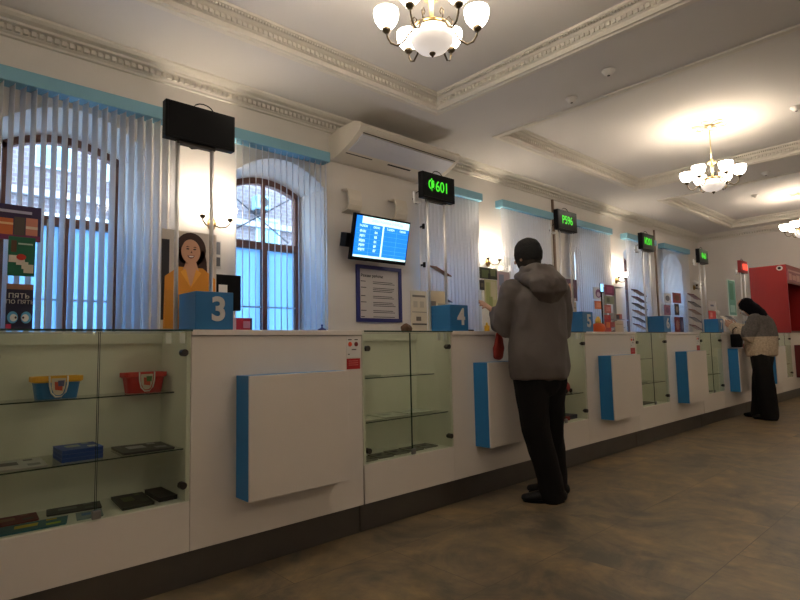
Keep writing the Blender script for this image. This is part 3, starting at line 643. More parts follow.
poster('leaflet_board', 480, 280, 484.5, 290, 3.2, pm(45, 42, 40), [(.2, .3, .8, .7, pm(90, 80, 60))], 'small dark card under the green board left of the man', 'card')
poster('leaflet_board', 485, 280, 497, 308, 3.21, pm(190, 190, 140), [(.1, .1, .4, .9, pm(165, 175, 110)), (.5, .3, .9, .95, pm(205, 200, 165)), (.3, .05, .6, .4, pm(150, 160, 100))], 'pale yellow-green leaflet board left of the man\'s shoulder', 'poster')
poster('leaflet_board', 498, 272, 510, 300, 3.22, pm(190, 170, 180), [(.1, .5, .5, .9, pm(140, 150, 180)), (.6, .1, .9, .6, pm(170, 120, 140))], 'pinkish leaflet board half hidden by the man\'s shoulder', 'poster')
p = at(480, 300, 3.24); st = empty('leaflet_stand', (p.x, 3.24, TZ+.002), 'clear acrylic board carrying leaflets left of the man', 'stand'); w_ = at(512, 300, 3.24).x-p.x; box('back_sheet', M['clear'], -.02, w_, 0, .004, 0, .75, st); box('foot', M['clear'], -.02, w_, -.04, .04, 0, .005, st)
p = at(487, 328, 2.82); r = empty('glue_bottle', (p.x, 2.82, TZ+.002), 'small yellow bottle on the worktop below the man\'s hand', 'bottle')
bm = bmesh.new(); lathe(bm, [(.02, 0), (.021, .005), (.021, .045), (.010, .056)], (0, 0, 0), 16, close=True); link('body', bm, pm(215, 165, 30), r, True); bm = bmesh.new(); lathe(bm, [(.009, .056), (.008, .07), (.003, .076)], (0, 0, 0), 12, close=True); link('cap', bm, pm(230, 190, 60), r, True)
poster('poster', 562, 279, 577, 300.5, 3.12, pm(95, 70, 95), [(.25, .15, .75, .65, pm(170, 80, 80), 1), (.4, .45, .7, .8, pm(205, 150, 130), 1), (.1, 0, .9, .12, pm(190, 170, 175))], 'dusky purple poster right of the man\'s shoulder', 'poster')
poster('poster', 566, 302, 577, 330, 3.13, pm(200, 180, 150), [(.1, .8, .9, .84, pm(140, 125, 105))], 'beige sheet under the purple poster right of the man', 'sheet', tall='counter')
# goods beside box 5
YD = 3.0
st = empty('product_rack', (at(596, 300, YD+.03).x, YD+.04, TZ+.002), 'clear product rack right of the blue 5 box', 'rack'); w_ = at(606, 300, YD).x-at(593.5, 300, YD).x; box('back_sheet', M['clear'], -.05, w_, 0, .004, 0, .36, st); box('foot', M['clear'], -.05, w_, -.05, .05, 0, .005, st)
poster('picture_card', 593.5, 287.5, 603, 299, YD, pm(215, 215, 215), [(.2, .1, .8, .85, pm(120, 70, 120), 1), (.32, .2, .68, .6, pm(190, 175, 195), 1)], 'white card with a round purple picture right of the blue 5 box', 'card')
poster('picture_card', 595, 301, 602, 309, YD, pm(205, 105, 50), [(.2, .2, .8, .8, pm(225, 140, 100))], 'orange card below the purple picture card', 'card')
p = at(598.5, 330, 2.90); r = empty('honey_jar', (p.x, 2.90, TZ+.002), 'orange rounded gift jar with gold top right of the blue 5 box', 'jar')
bm = bmesh.new(); lathe(bm, [(.05, 0), (.07, .02), (.075, .05), (.06, .085), (.03, .1)], (0, 0, 0), 20, close=True); link('jar_body', bm, pm(205, 85, 25), r, True)
bm = bmesh.new(); lathe(bm, [(.03, .1), (.03, .13), (.022, .15), (.01, .17)], (0, 0, 0), 16, close=True); link('lid', bm, pm(205, 165, 70), r, True)
p = at(602, 293, 2.9); r = empty('card_reader_screen', (p.x, 2.9, TZ+.002), 'slim lit phone-like screen on a stand right of the blue 5 box', 'screen')
zt = at(601, 284, 2.9).z-TZ; box('bezel', M['black'], -.035, .035, 0, .008, zt-.10, zt+.005, r); box('screen', mat('lit_screen', (.3, .6, .8), .3, emit=(.25, .6, .95), estr=1.0), -.03, .03, -.002, 0, zt-.085, zt, r); box('stem', M['black'], -.008, .008, .001, .012, .005, zt-.1, r); box('foot', M['black'], -.03, .03, -.02, .04, 0, .006, r)
poster('picture_card', 605, 285, 614, 295, 3.1, pm(120, 45, 85), [(.2, .2, .8, .8, pm(150, 70, 110))], 'magenta card at the top of the rack right of the blue 5 box', 'card')
poster('picture_card', 605, 296, 614, 304, 3.1, pm(130, 135, 110), [(.2, .2, .5, .8, pm(95, 100, 80))], 'olive patterned card under the magenta card', 'card')
poster('picture_card', 605, 305, 611, 313, 3.1, pm(190, 90, 80), [(.2, .2, .8, .8, pm(215, 140, 130))], 'pink card in the middle of the rack right of the blue 5 box', 'card')
poster('picture_card', 605, 315, 611, 330, 3.1, pm(170, 35, 35), [(.2, .3, .8, .6, pm(220, 120, 60))], 'red card at the bottom of the rack right of the blue 5 box', 'card', tall='counter')
r = empty('shelf_unit', (at(618, 310, 3.9).x, 3.9, .0), 'dark open shelf unit behind the counter between boxes 5 and 6', 'shelf')
zt = at(618, 287, 3.9).z; bm = bmesh.new()
for z_ in (.1, .75, 1.2, 1.32, 1.44, zt): B(bm, -.16, .16, -.02, .15, z_-.01, z_)
for s in (-.16, .15): B(bm, s, s+.012, .10, .15, 0, zt)
link('frame', bm, mat('rack_grey', (.30, .30, .31), .5), r)
for i, z_ in enumerate((1.201, 1.321, 1.441)):
    for j in range(3):
        h = .06+.03*((i+j) % 3)/2; col = [(90, 90, 105), (150, 145, 140), (60, 50, 70), (170, 90, 80), (110, 120, 110)][(i*3+j) % 5]
        bm = bmesh.new(); B(bm, 0, .07, 0, .08, 0, h); o = link('goods_box', bm, pm(*col), None, loc=(r.location.x-.13+j*.09, 3.90, z_+.001))
        tag(o, 'small goods box on the ' + ['lower', 'middle', 'upper'][i] + ' level of the dark shelf unit, ' + ['left', 'centre', 'right'][j], 'box', 'goods boxes on the dark shelf unit')
poster('carton', 615.5, 321, 623.5, 330, 2.95, pm(200, 180, 155), [(.1, .7, .9, .76, pm(150, 130, 110))], 'beige carton card standing between boxes 5 and 6', 'box', tall='counter')
rack(637.5, 292, 3.10, 'wire rack of slanted leaflets left of the blue 6 box', 6, .28)
# cards on the partition behind box 6
for i, (a, b, c_, d_, col, c2, lab) in enumerate(((664, 293.5, 671, 303, (205, 205, 205), (90, 90, 100), 'white card with grey ring above the blue 6 box'), (673, 293, 681, 303, (140, 60, 60), (110, 70, 60), 'brick red card right of the white ring card'),
    (664.5, 305, 670.5, 315, (150, 100, 120), (120, 70, 100), 'mauve card above the blue 6 box'), (675, 304, 679, 315, (60, 45, 40), (150, 130, 110), 'narrow dark card right of the mauve card'),
    (675, 317, 680, 331, (130, 50, 50), (170, 120, 110), 'tall red card right of the blue 6 box'), (680.5, 317, 683.5, 331, (70, 60, 90), (120, 110, 140), 'narrow violet card right of the tall red card'))):
    poster('picture_card', a, b, c_, d_, 3.05, pm(*col), [(.2, .2, .8, .8, pm(*c2), 1)], lab, 'card', tall='counter' if d_ > 325 else None)
st = empty('product_rack', (at(672, 310, 3.08).x, 3.085, TZ+.002), 'clear partition panel carrying cards right of the blue 6 box', 'rack'); box('back_sheet', M['clear'], -.35, .55, 0, .004, 0, .40, st); box('foot', M['clear'], -.35, .55, -.03, .03, 0, .005, st)
rack(693, 296, 2.98, 'wire rack of slanted leaflets left of the blue 7 box', 5, .3)
st = empty('product_rack', (at(712, 310, 3.07).x, 3.065, TZ+.002), 'clear stand carrying a grey and a red card above the blue 7 box', 'rack'); box('back_sheet', M['clear'], -.25, .25, 0, .004, 0, .46, st); box('foot', M['clear'], -.25, .25, -.03, .04, 0, .005, st)
poster('picture_card', 708, 301, 716, 310, 3.05, pm(190, 188, 190), [(.3, .4, .7, .6, pm(80, 90, 120))], 'pale grey card above the blue 7 box', 'card')
poster('picture_card', 709, 311, 716, 319, 3.05, pm(200, 60, 60), [(.2, .2, .5, .8, pm(220, 150, 140))], 'red card above the blue 7 box', 'card')
r, W_, H_ = poster('hanging_banner', 728, 280, 736, 316, 3.1, pm(200, 215, 210), [(.1, .03, .95, .97, pm(90, 150, 140)), (.2, .1, .8, .3, pm(150, 195, 190)), (.25, .45, .7, .9, pm(60, 125, 105))], 'narrow teal and white banner left of the woman\'s head', 'banner')
box('stand', M['white'], W_*.45, W_*.55, .006, .02, TZ-r.location.z+.003, 0, r)
rack(730, 318, 3.0, 'low wire leaflet rack left of the woman\'s hands', 2, .3)
p = at(722, 299, 3.3); bm = bmesh.new(); lathe(bm, [(.005, 0), (.04, .03), (.045, .06), (.02, .09)], (0, 0, 0), 14, close=True)
r = empty('desk_lamp', (p.x, 3.4, .752), 'small white desk lamp globe right of the blue 7 box', 'lamp'); o = link('globe', bm, M['white'], r, True); o.location = (0, 0, .78); bm = bmesh.new(); tube(bm, [(0, 0, 0), (0, 0, .79)], .008); lathe(bm, [(.06, 0), (.06, .012), (.01, .02)], (0, 0, 0), 14, close=True); link('stem', bm, M['chrome'], r)

# ================================================================== WALL THINGS
# television, leaning forward
tl = math.atan2(.10, .46)
r = empty('wall_television', (3.68, 4.30, 1.965), 'wall television showing a blue queue table', 'television'); r.rotation_euler = (tl, 0, 0)
bm = bmesh.new(); B(bm, -.375, .375, 0, .045, 0, .465, 0, .006); link('housing', bm, M['black'], r)
box('wall_arm', M['black'], -.42, -.1, .045, .14, .12, .26, r)
sc = box('screen', M['tvblue'], -.353, .357, -.004, -.0005, .036, .445, r)
bm = bmesh.new(); B(bm, -.28, .357, -.0055, -.0042, .375, .445); B(bm, -.353, .357, -.0055, -.0042, .036, .058); B(bm, -.008, .012, -.0055, -.0042, .058, .375); link('pale_bands', bm, M['tvwhite'], r, label_ := None) if False else link('pale_bands', bm, M['tvwhite'], sc)
bm = bmesh.new()
for z_ in (.320, .272, .225, .178, .13, .09): B(bm, -.34, -.02, -.005, -.0042, z_, z_+.002); B(bm, .02, .35, -.005, -.0042, z_, z_+.002)
for x_ in (-.17, .19): B(bm, x_, x_+.002, -.005, -.0042, .06, .36)
link('grid_lines', bm, mat('tv_grid', (.1, .3, .7), .4, emit=(.12, .38, .85), estr=.9), sc)
for x_, s in ((-.26, 'ТАЛОН'), (-.09, 'ОКНО'), (.10, 'ТАЛОН'), (.27, 'ОКНО')): text('heading', s, M['tvtext'], .030, (x_, -.006, .348), sc, bold=.0005)
for z_, a, b in ((.296, 'Ф601', '04'), (.249, 'P596', '05'), (.202, 'И201', '06'), (.156, 'P588', '08'), (.112, 'Ф598', '07')):
    text('row_text', a, M['tvtext'], .036, (-.26, -.006, z_), sc, bold=.001); text('row_text', b, M['tvtext'], .036, (-.09, -.006, z_), sc, bold=.001)
text('header', 'ЭЛЕКТРОННАЯ ОЧЕРЕДЬ', mat('tv_header_ink', (.3, .55, .5), .4, emit=(.22, .50, .48), estr=.8), .034, (.05, -.0065, .41), sc)
# framed notice
r = empty('framed_notice', (3.84, 4.498, 1.36), 'navy framed white notice below the wall television', 'notice')
fw_, fh = .315, .60
bm = bmesh.new(); B(bm, -fw_, fw_, -.025, 0, 0, .04); B(bm, -fw_, fw_, -.025, 0, fh-.04, fh); B(bm, -fw_, -fw_+.04, -.025, 0, .04, fh-.04); B(bm, fw_-.04, fw_, -.025, 0, .04, fh-.04); link('frame', bm, M['navy'], r)
box('sheet', pm(198, 192, 190), -fw_+.04, fw_-.04, -.01, 0, .04, fh-.04, r)
text('heading', 'Режим работы:', M['ink'], .042, (-.255, -.011, .49), r, bold=.001, align='LEFT')
bm = bmesh.new(); z_ = .43
for ln in (2, 3, 2, 3, 2, 1):
    B(bm, -.255, -.18-.03*random.random(), -.0115, -.010, z_-.004, z_+.004)
    for q in range(ln): B(bm, -.09, .18+.06*random.random(), -.0115, -.010, z_-.004-q*.018, z_+.003-q*.018)
    z_ -= .022*ln+.022
link('text_lines', bm, M['ink'], r)
# curved covers
for i, x_ in enumerate((3.44, 4.09)):
    bm = bmesh.new(); W_ = .085
    extr_x(bm, [(0, 0), (-.10, .02), (-.125, .07), (-.13, .12), (-.12, .18), (-.10, .235), (0, .25), (0, .23), (-.09, .22), (-.11, .12), (-.09, .035), (0, .015)], -W_, W_)
    o = link('wall_speaker_cover', bm, M['acwhite'], None, loc=(x_, 4.499, 2.48)); tag(o, ['left', 'right'][i]+' curved cream wall cover between air conditioner and television', 'wall cover', 'curved wall covers')
# air conditioner
r = empty('air_conditioner', (3.2, 4.495, 3.07), 'long cream air conditioner mounted high over the wall television', 'air conditioner')
prof = [(0, -.075), (0, .17), (-.16, .205), (-.42, .205), (-.50, .175), (-.53, .135), (-.49, .09), (-.37, .025), (-.22, -.03), (-.06, -.075)]
bm = bmesh.new(); extr_x(bm, prof, .03, 1.40); link('casing', bm, M['acwhite'], r)
for xa in (0, 1.40):
    bm = bmesh.new(); extr_x(bm, [(y*1.015+.003, (z-.1)*1.04+.1) for y, z in prof], xa, xa+.03); link('end_cap', bm, M['acwhite'], r)
bm = bmesh.new(); extr_x(bm, [(-.475, .068), (-.38, .020), (-.25, -.027), (-.25, -.019), (-.375, .030), (-.47, .084)], .06, 1.37); link('intake_panel', bm, M['acgrey'], r)
bm = bmesh.new(); extr_x(bm, [(-.212, -.035), (-.202, -.038), (-.202, -.03), (-.212, -.027)], .06, .40); extr_x(bm, [(-.212, -.035), (-.192, -.041), (-.192, -.033), (-.212, -.027)], .62, .95); extr_x(bm, [(-.50, .082), (-.495, .078), (-.485, .082), (-.49, .088)], .06, 1.37); link('seam_slot', bm, M['darkslot'], r)
# pipes/cover beside TV: small black clips on the blind edge
for i, z_ in enumerate((2.42, 1.98)):
    bm = bmesh.new(); B(bm, 4.38, 4.40, 4.33, 4.36, z_, z_+.06, 0, .004); B(bm, 4.385, 4.395, 4.36, 4.40, z_+.02, z_+.04); tag(link('wall_clip', bm, M['black']), ['upper', 'lower'][i]+' small black clip right of the wall television', 'clip', 'black clips')

# ---- wall lamps
def wall_lamp(x, lit, lab, z=2.17):
    r = empty('wall_lamp', (x, 4.498, z), lab, 'wall lamp', 'two armed brass wall lamps')
    bm = bmesh.new(); disc_y(bm, 0, -.02, 0, .0, .035, .055); disc_y(bm, 0, -.04, -.018, 0, .022, .03); link('back_plate', bm, M['brass'], r, True)
    for s in (-1, 1):
        bm = bmesh.new(); tube(bm, [(s*.01, -.03, -.01), (s*.05, -.07, -.035), (s*.09, -.10, -.03), (s*.118, -.11, .0), (s*.12, -.11, .02)], .006, 8); lathe(bm, [(.010, .015), (.022, .03), (.024, .045), (.02, .05)], (s*.12, -.11, 0), 14, close=True); a = link('arm', bm, M['darkbrass'], r, True)
        bm = bmesh.new(); lathe(bm, [(.018, .05), (.04, .07), (.055, .10), (.06, .13), (.058, .13), (.05, .10), (.036, .073), (.014, .054)], (s*.12, -.11, 0), 18)
        link('glass_shade', bm, M['shade'] if lit else M['white'], a, True)
        if lit: lamp('bulb', (s*.12, -.11, .125), SCONCE_W, WARM, .03, r)
wall_lamp(1.97, True, 'lit two armed wall lamp above the smiling portrait poster')
wall_lamp(5.72, True, 'lit two armed wall lamp left of the man\'s head')
wall_lamp(9.30, True, 'lit two armed wall lamp between the blinds behind counter box 5 and 6')
wall_lamp(12.92, False, 'unlit two armed wall lamp nearest the far end wall', 2.25)

# ---- chandeliers
def chandelier(x, y, lab, rot):
    r = empty('chandelier', (x, y, ZU-.001), lab, 'chandelier', 'brass chandeliers with six glass shades')
    bm = bmesh.new(); lathe(bm, [(.045, 0), (.05, -.012), (.035, -.03), (.015, -.045), (.008, -.05)], (0, 0, 0), 20, close=True); link('canopy', bm, M['gold'], r, True)
    bm = bmesh.new()
    for i in range(6):
        a = 2*PI*i/6; pts = []
        for q in range(13):
            t = 2*PI*q/12; rr_ = .105+.075*math.cos(t); aa = a+.32*math.sin(t); pts.append((rr_*math.cos(aa), rr_*math.sin(aa), -.006-.004*math.sin(t)))
        tube(bm, pts, .004, 6)
    link('petal_rosette', bm, M['gold'], r)
    bm = bmesh.new(); tube(bm, [(0, 0, -.04), (0, 0, -.42)], .006, 8); lathe(bm, [(.006, -.40), (.022, -.41), (.045, -.425), (.045, -.45), (.015, -.46), (.012, -.64), (.03, -.65)], (0, 0, 0), 20, close=True); link('stem', bm, M['gold'], r, True)
    H = -.64
    bm = bmesh.new(); lathe(bm, [(.04, H+.03), (.105, H+.022), (.112, H+.01), (.108, H-.006), (.09, H-.008)], (0, 0, 0), 28, close=True); link('gallery_ring', bm, M['brass'], r, True)
    bm = bmesh.new(); lathe(bm, [(.105, H), (.125, H-.03), (.12, H-.07), (.085, H-.11), (.04, H-.13), (.002, H-.135)], (0, 0, 0), 32); link('centre_bowl', bm, M['bowl'], r, True)
    bm = bmesh.new(); lathe(bm, [(.018, H-.128), (.018, H-.14), (.008, H-.15), (.002, H-.16)], (0, 0, 0), 14, close=True); link('finial', bm, M['darkbrass'], r, True)
    for i in range(6):
        a = rot+2*PI*i/6; d = Vector((math.cos(a), math.sin(a), 0)); P = lambda rr_, z_: d*rr_+Vector((0, 0, z_))
        bm = bmesh.new(); tube(bm, [P(.10, H+.015), P(.13, H-.01), P(.16, H-.06), P(.20, H-.085), P(.235, H-.07), P(.255, H-.035), P(.26, H-.01)], .006, 8)
        tube(bm, [P(.11, H+.02), P(.12, H+.06), P(.10, H+.085), P(.085, H+.07), P(.095, H+.05)], .004, 6)
        lathe(bm, [(.008, -.012), (.024, .002), (.027, .016), (.02, .022)], P(.26, H), 14, close=True); ar = link('arm', bm, M['darkbrass'], r, True)
        bm = bmesh.new(); c = P(.26, H); lathe(bm, [(.02, .02), (.045, .035), (.064, .065), (.072, .10), (.070, .125), (.067, .125), (.068, .10), (.06, .068), (.042, .04), (.016, .026)], c, 22); link('glass_shade', bm, M['shade'], ar, True)
        lamp('bulb', c+Vector((0, 0, .105)), BULB_W, WARM, .035, r)
VR = math.atan2(-.68, .74)   # across the view
chandelier(2.21, 2.08, 'brass chandelier nearest the viewer, cut by the top of the photo', VR)
chandelier(6.77, 2.08, 'brass chandelier hanging whole in the middle coffer', VR+PI/6)
chandelier(11.2, 2.12, 'brass chandelier farthest off, at the right edge of the photo', VR+PI/6)
chandelier(-2.25, 2.08, 'brass chandelier added unseen at the left of the window row as fill light', VR)  # added out of view to brighten the left wall
for x_, w_ in ((-2.25, 'at the left end'), (2.21, 'second from the left end'), (6.77, 'in the middle'), (11.2, 'nearest the end wall')):  # second row added behind the camera to brighten counter fronts and floor
    chandelier(x_, -1.92, 'brass chandelier added unseen in a second row for fill, ' + w_, VR)

# ceiling fittings
for x_, y_, z_, lab in ((4.67, 2.60, ZC, 'white smoke detector between the coffers, nearer the wall'), (4.43, 2.11, ZC, 'white smoke detector between the coffers, farther from the wall'), (8.9, 2.06, ZC, 'white smoke detector before the farthest coffer'), (10.7, 2.66, ZU, 'white smoke detector inside the farthest coffer'), (6.95, 1.29, ZU, 'white ceiling detector with a dark hole inside the middle coffer')):
    r = empty('smoke_detector', (x_, y_, z_-.001), lab, 'smoke detector', 'ceiling detectors')
    bm = bmesh.new(); lathe(bm, [(.055, 0), (.055, -.012), (.04, -.02), (.038, -.035), (.02, -.045), (.002, -.046)], (0, 0, 0), 20, close=True); link('body', bm, M['white'], r, True)
    bm = bmesh.new(); lathe(bm, [(.012, -.04), (.012, -.049), (.002, -.05)], (0, 0, 0), 10, close=True); link('sensor', bm, M['darkslot'], r)

# ---- red booth over the far counter
r = empty('red_booth', (12.10, 2.60, TZ+.003), 'tall red booth standing on the far end of the counter', 'booth')
box('side_panel', M['red'], 0, .03, 0, .60, 0, 1.26, r); box('side_panel', M['red'], 1.12, 1.15, 0, .60, 0, 1.26, r); box('top_panel', M['red'], .03, 1.12, 0, .60, 1.23, 1.26, r)
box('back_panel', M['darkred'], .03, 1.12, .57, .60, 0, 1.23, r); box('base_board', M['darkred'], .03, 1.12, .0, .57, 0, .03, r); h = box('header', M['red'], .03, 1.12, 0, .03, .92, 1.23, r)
box('sign_board', pm(150, 90, 100), .06, 1.09, -.012, -.001, .95, 1.19, h); bm = bmesh.new(); B(bm, .08, 1.07, -.016, -.013, 1.14, 1.17); B(bm, .12, .3, -.016, -.013, .98, 1.1); B(bm, .36, .6, -.016, -.013, .99, 1.08); B(bm, .66, .9, -.016, -.013, .98, 1.1); link('sign_print', bm, pm(200, 150, 140), h)
rr2 = empty('booth_emblem', (12.10, 2.70, 2.40), 'white oval ring with black centre on the red booth side', 'emblem')
bm = bmesh.new()
def disc_x(bm, x0, x1, cy, cz, ry, rz, n=20):
    a = [bm.verts.new((x0, cy+ry*math.cos(2*PI*i/n), cz+rz*math.sin(2*PI*i/n))) for i in range(n)]; b = [bm.verts.new((x1, v.co.y, v.co.z)) for v in a]; bridge(bm, a, b); bm.faces.new(a[::-1]); bm.faces.new(b)
disc_x(bm, -.012, -.001, 0, 0, .05, .045); link('ring', bm, M['white'], rr2); bm = bmesh.new(); disc_x(bm, -.02, -.0125, 0, 0, .028, .025); link('centre', bm, M['black'], rr2)

# ================================================================== PEOPLE
skin = mat('skin', (.52, .30, .21), .55, var=.06, vscale=12)
def limb(bm, pts, radii, side=None, n=16): loft(bm, [(p, r_ if not isinstance(r_, tuple) else r_[0], r_ if not isinstance(r_, tuple) else r_[1]) for p, r_ in zip(pts, radii)], side, n)
def hand(bm, wrist, fwd, palm, side, curl=.35, spread=.12, L=.19):
    """palm with four fingers and a thumb. fwd: pointing direction, palm: palm normal, side: direction of thumb"""
    f, p, s = Vector(fwd).normalized(), Vector(palm).normalized(), Vector(side).normalized(); w_ = Vector(wrist)
    loft(bm, [(w_, .026, .018), (w_+f*.03, .034, .017), (w_+f*.065, .042, .015), (w_+f*.09, .040, .013)], side=s, n=12)
    for i, (o_, l_) in enumerate(((.031, .072), (.010, .080), (-.011, .074), (-.031, .058))):
        b0 = w_+f*.085+s*o_; d0 = (f+s*(o_*4*spread*2)).normalized(); q = [b0]; a = curl*(.6+.25*i)
        for kx, fr in enumerate((.42, .32, .26)):
            a_ = a*(kx+.6); dd = (d0*math.cos(a_)+p*math.sin(a_)).normalized(); q.append(q[-1]+dd*l_*fr)
        limb(bm, q, (.0095, .0088, .0082, .007), n=10)
    t0 = w_+f*.03+s*.026; t1 = t0+(f*.5+s*.75+p*.3).normalized()*.038; t2 = t1+(f*.85+s*.35+p*.35).normalized()*.03; t3 = t2+(f*.95+p*.35).normalized()*.022
    limb(bm, (t0, t1, t2, t3), (.013, .0115, .010, .008), n=10)

class Body:
    """local frame: +y forward (facing), x = right, z up"""
    pass
# ---------- man: standing, back to the viewer
def LM(origin, yaw):
    c, s = math.cos(yaw), math.sin(yaw)
    return lambda x, y, z: Vector((origin[0]+x*c-y*s, origin[1]+x*s+y*c, z))
mo = (3.395, 2.235); yaw = math.radians(-22)
man = empty('person', (mo[0], mo[1], 0), 'person in grey hooded parka, black beanie and dark trousers standing at the counter, back turned', 'person')
W = LM((0, 0), yaw)
sideR = W(1, 0, 0)
hd = W(-.015, .075, 1.715)
LS, LE, LWr = W(-.185, .03, 1.475), W(-.235, .10, 1.215), Vector((3.27-mo[0], 2.50-mo[1], 1.32))
RS, RE, RWr = W(.18, -.01, 1.475), W(.222, .03, 1.20), W(.17, .26, 1.24)
Lank, Rank = Vector((3.425-mo[0], 2.20-mo[1], .09)), Vector((3.615-mo[0], 2.29-mo[1], .09))
Lhip, Rhip = W(-.09, 0, .92), W(.09, 0, .92)
Lkn, Rkn = Vector((-.06, .01, .50)), Vector((.15, .03, .50))
bm = bmesh.new()
loft(bm, [(W(0, 0, .88), .15, .11), (W(0, 0, 1.0), .15, .11), (W(0, .01, 1.15), .14, .10), (W(0, .01, 1.32), .16, .11), (W(0, 0, 1.44), .17, .10), (W(0, .01, 1.50), .09, .07), (W(0, .03, 1.55), .055, .055), (W(-.01, .05, 1.63), .055, .058)], side=sideR, n=20)
loft(bm, [(hd+Vector((0, 0, -.075)), .045, .055), (hd+Vector((0, 0, -.04)), .062, .078), (hd, .074, .094), (hd+Vector((0, 0, .05)), .075, .096), (hd+Vector((0, 0, .09)), .062, .08)], side=W(.94, .34, 0), n=20)
fd = W(-.34, .94, 0)   # head turned a little left
limb(bm, (hd+fd*.085+Vector((0, 0, .02)), hd+fd*.108+Vector((0, 0, -.012))), (.011, .015), n=8)
for s in (-1, 1): loft(bm, [(hd+W(.94*s*.073, .34*s*.073, .01)+fd*-.005, .012, .022), (hd+W(.94*s*.08, .34*s*.08, -.015), .008, .018)], side=sideR, n=8)
for S_, E_, W_ in ((LS, LE, LWr), (RS, RE, RWr)): limb(bm, (S_, S_.lerp(E_, .5), E_, E_.lerp(W_, .4), W_), (.05, .046, .04, .04, .026))
for H_, K_, A_ in ((Lhip, Lkn, Lank), (Rhip, Rkn, Rank)): limb(bm, (H_, H_.lerp(K_, .5), K_, K_.lerp(A_, .35), A_), (.085, .075, .055, .055, .04)); 
hand(bm, LWr, Vector((-.22, .40, .42)), Vector((.2, .5, -.8)), Vector((.45, .6, .5)), .3, .22)
hand(bm, RWr, W(-.3, .9, -.1), W(-.2, .1, -1), W(-.9, -.3, 0), .5)
fuse('body', bm, skin, man, .007, 3)
# hair fringe and beanie
bm = bmesh.new(); up_ = Vector((0, 0, 1)); hx = W(.94, .34, 0)
loft(bm, [(hd+up_*-.02-fd*.012, .080, .093), (hd+up_*.03-fd*.004, .084, .102)], side=hx, n=24); fuse('hair', bm, mat('dark_hair', (.02, .014, .010), .8, bump=.6, bscale=150), man, .006, 2)
bm = bmesh.new(); loft(bm, [(hd+up_*.024-fd*.010, .088, .106), (hd+up_*.05-fd*.006, .090, .108), (hd+up_*.075-fd*.004, .085, .103)], side=hx, n=28)
loft(bm, [(hd+up_*.022-fd*.010, .091, .108), (hd+up_*.045-fd*.008, .093, .110)], side=hx, n=28)
fuse('beanie', bm, mat('black_knit', (.010, .010, .011), .95, bump=.8, bscale=120), man, .007, 3, .002, 40)
# parka
parka = mat('grey_parka', (.105, .088, .082), .62, bump=.35, bscale=22, var=.10, vscale=9)
bm = bmesh.new()
loft(bm, [(W(0, .0, .86), .218, .158), (W(0, 0, .93), .228, .165), (W(0, 0, 1.08), .225, .162), (W(0, .0, 1.2), .215, .155), (W(0, .0, 1.32), .218, .15), (W(0, -.005, 1.42), .215, .135), (W(0, .0, 1.49), .165, .11), (W(0, .01, 1.54), .10, .085)], side=sideR, n=28, cap0=.12)
for S_, E_, W_ in ((LS, LE, LWr), (RS, RE, RWr)):
    limb(bm, (S_, S_.lerp(E_, .35), S_.lerp(E_, .75), E_, E_.lerp(W_, .3), E_.lerp(W_, .65), E_.lerp(W_, 1.0)), (.088, .085, .082, .085, .082, .072, .056), n=18)
fuse('parka', bm, parka, man, .009, 5, .013, 6, lambda p: 1.25 if (p.z < 1.45) else .6)
# hood lying on the shoulders: two thick folds round the neck
def hoodloft(bm, R, z0, r0, back, n=22, s=1):
    pts = []; rad = []
    for i in range(n+1):
        a = math.radians(-45+ (270)*i/n)+PI; a = math.radians(35)+math.radians(-250)*i/n - 0
        x_, y_ = R*math.cos(a), R*.85*math.sin(a); bk = max(0, -math.sin(a))
        pts.append(W(x_, y_-.005-.035*back*bk, z0-.085*back*bk+.01*math.cos(3*a))); rad.append(r0*(.75+.75*bk))
    limb(bm, pts, rad, n=12)
bm = bmesh.new(); hoodloft(bm, .095, 1.635, .034, .3); hoodloft(bm, .125, 1.575, .050, .8)
loft(bm, [(W(.01, -.12, 1.41), .10, .04), (W(.01, -.145, 1.46), .15, .055), (W(0, -.14, 1.53), .155, .055), (W(0, -.10, 1.60), .11, .04)], side=sideR, n=18)
fuse('hood', bm, parka, man, .008, 9, .010, 8)
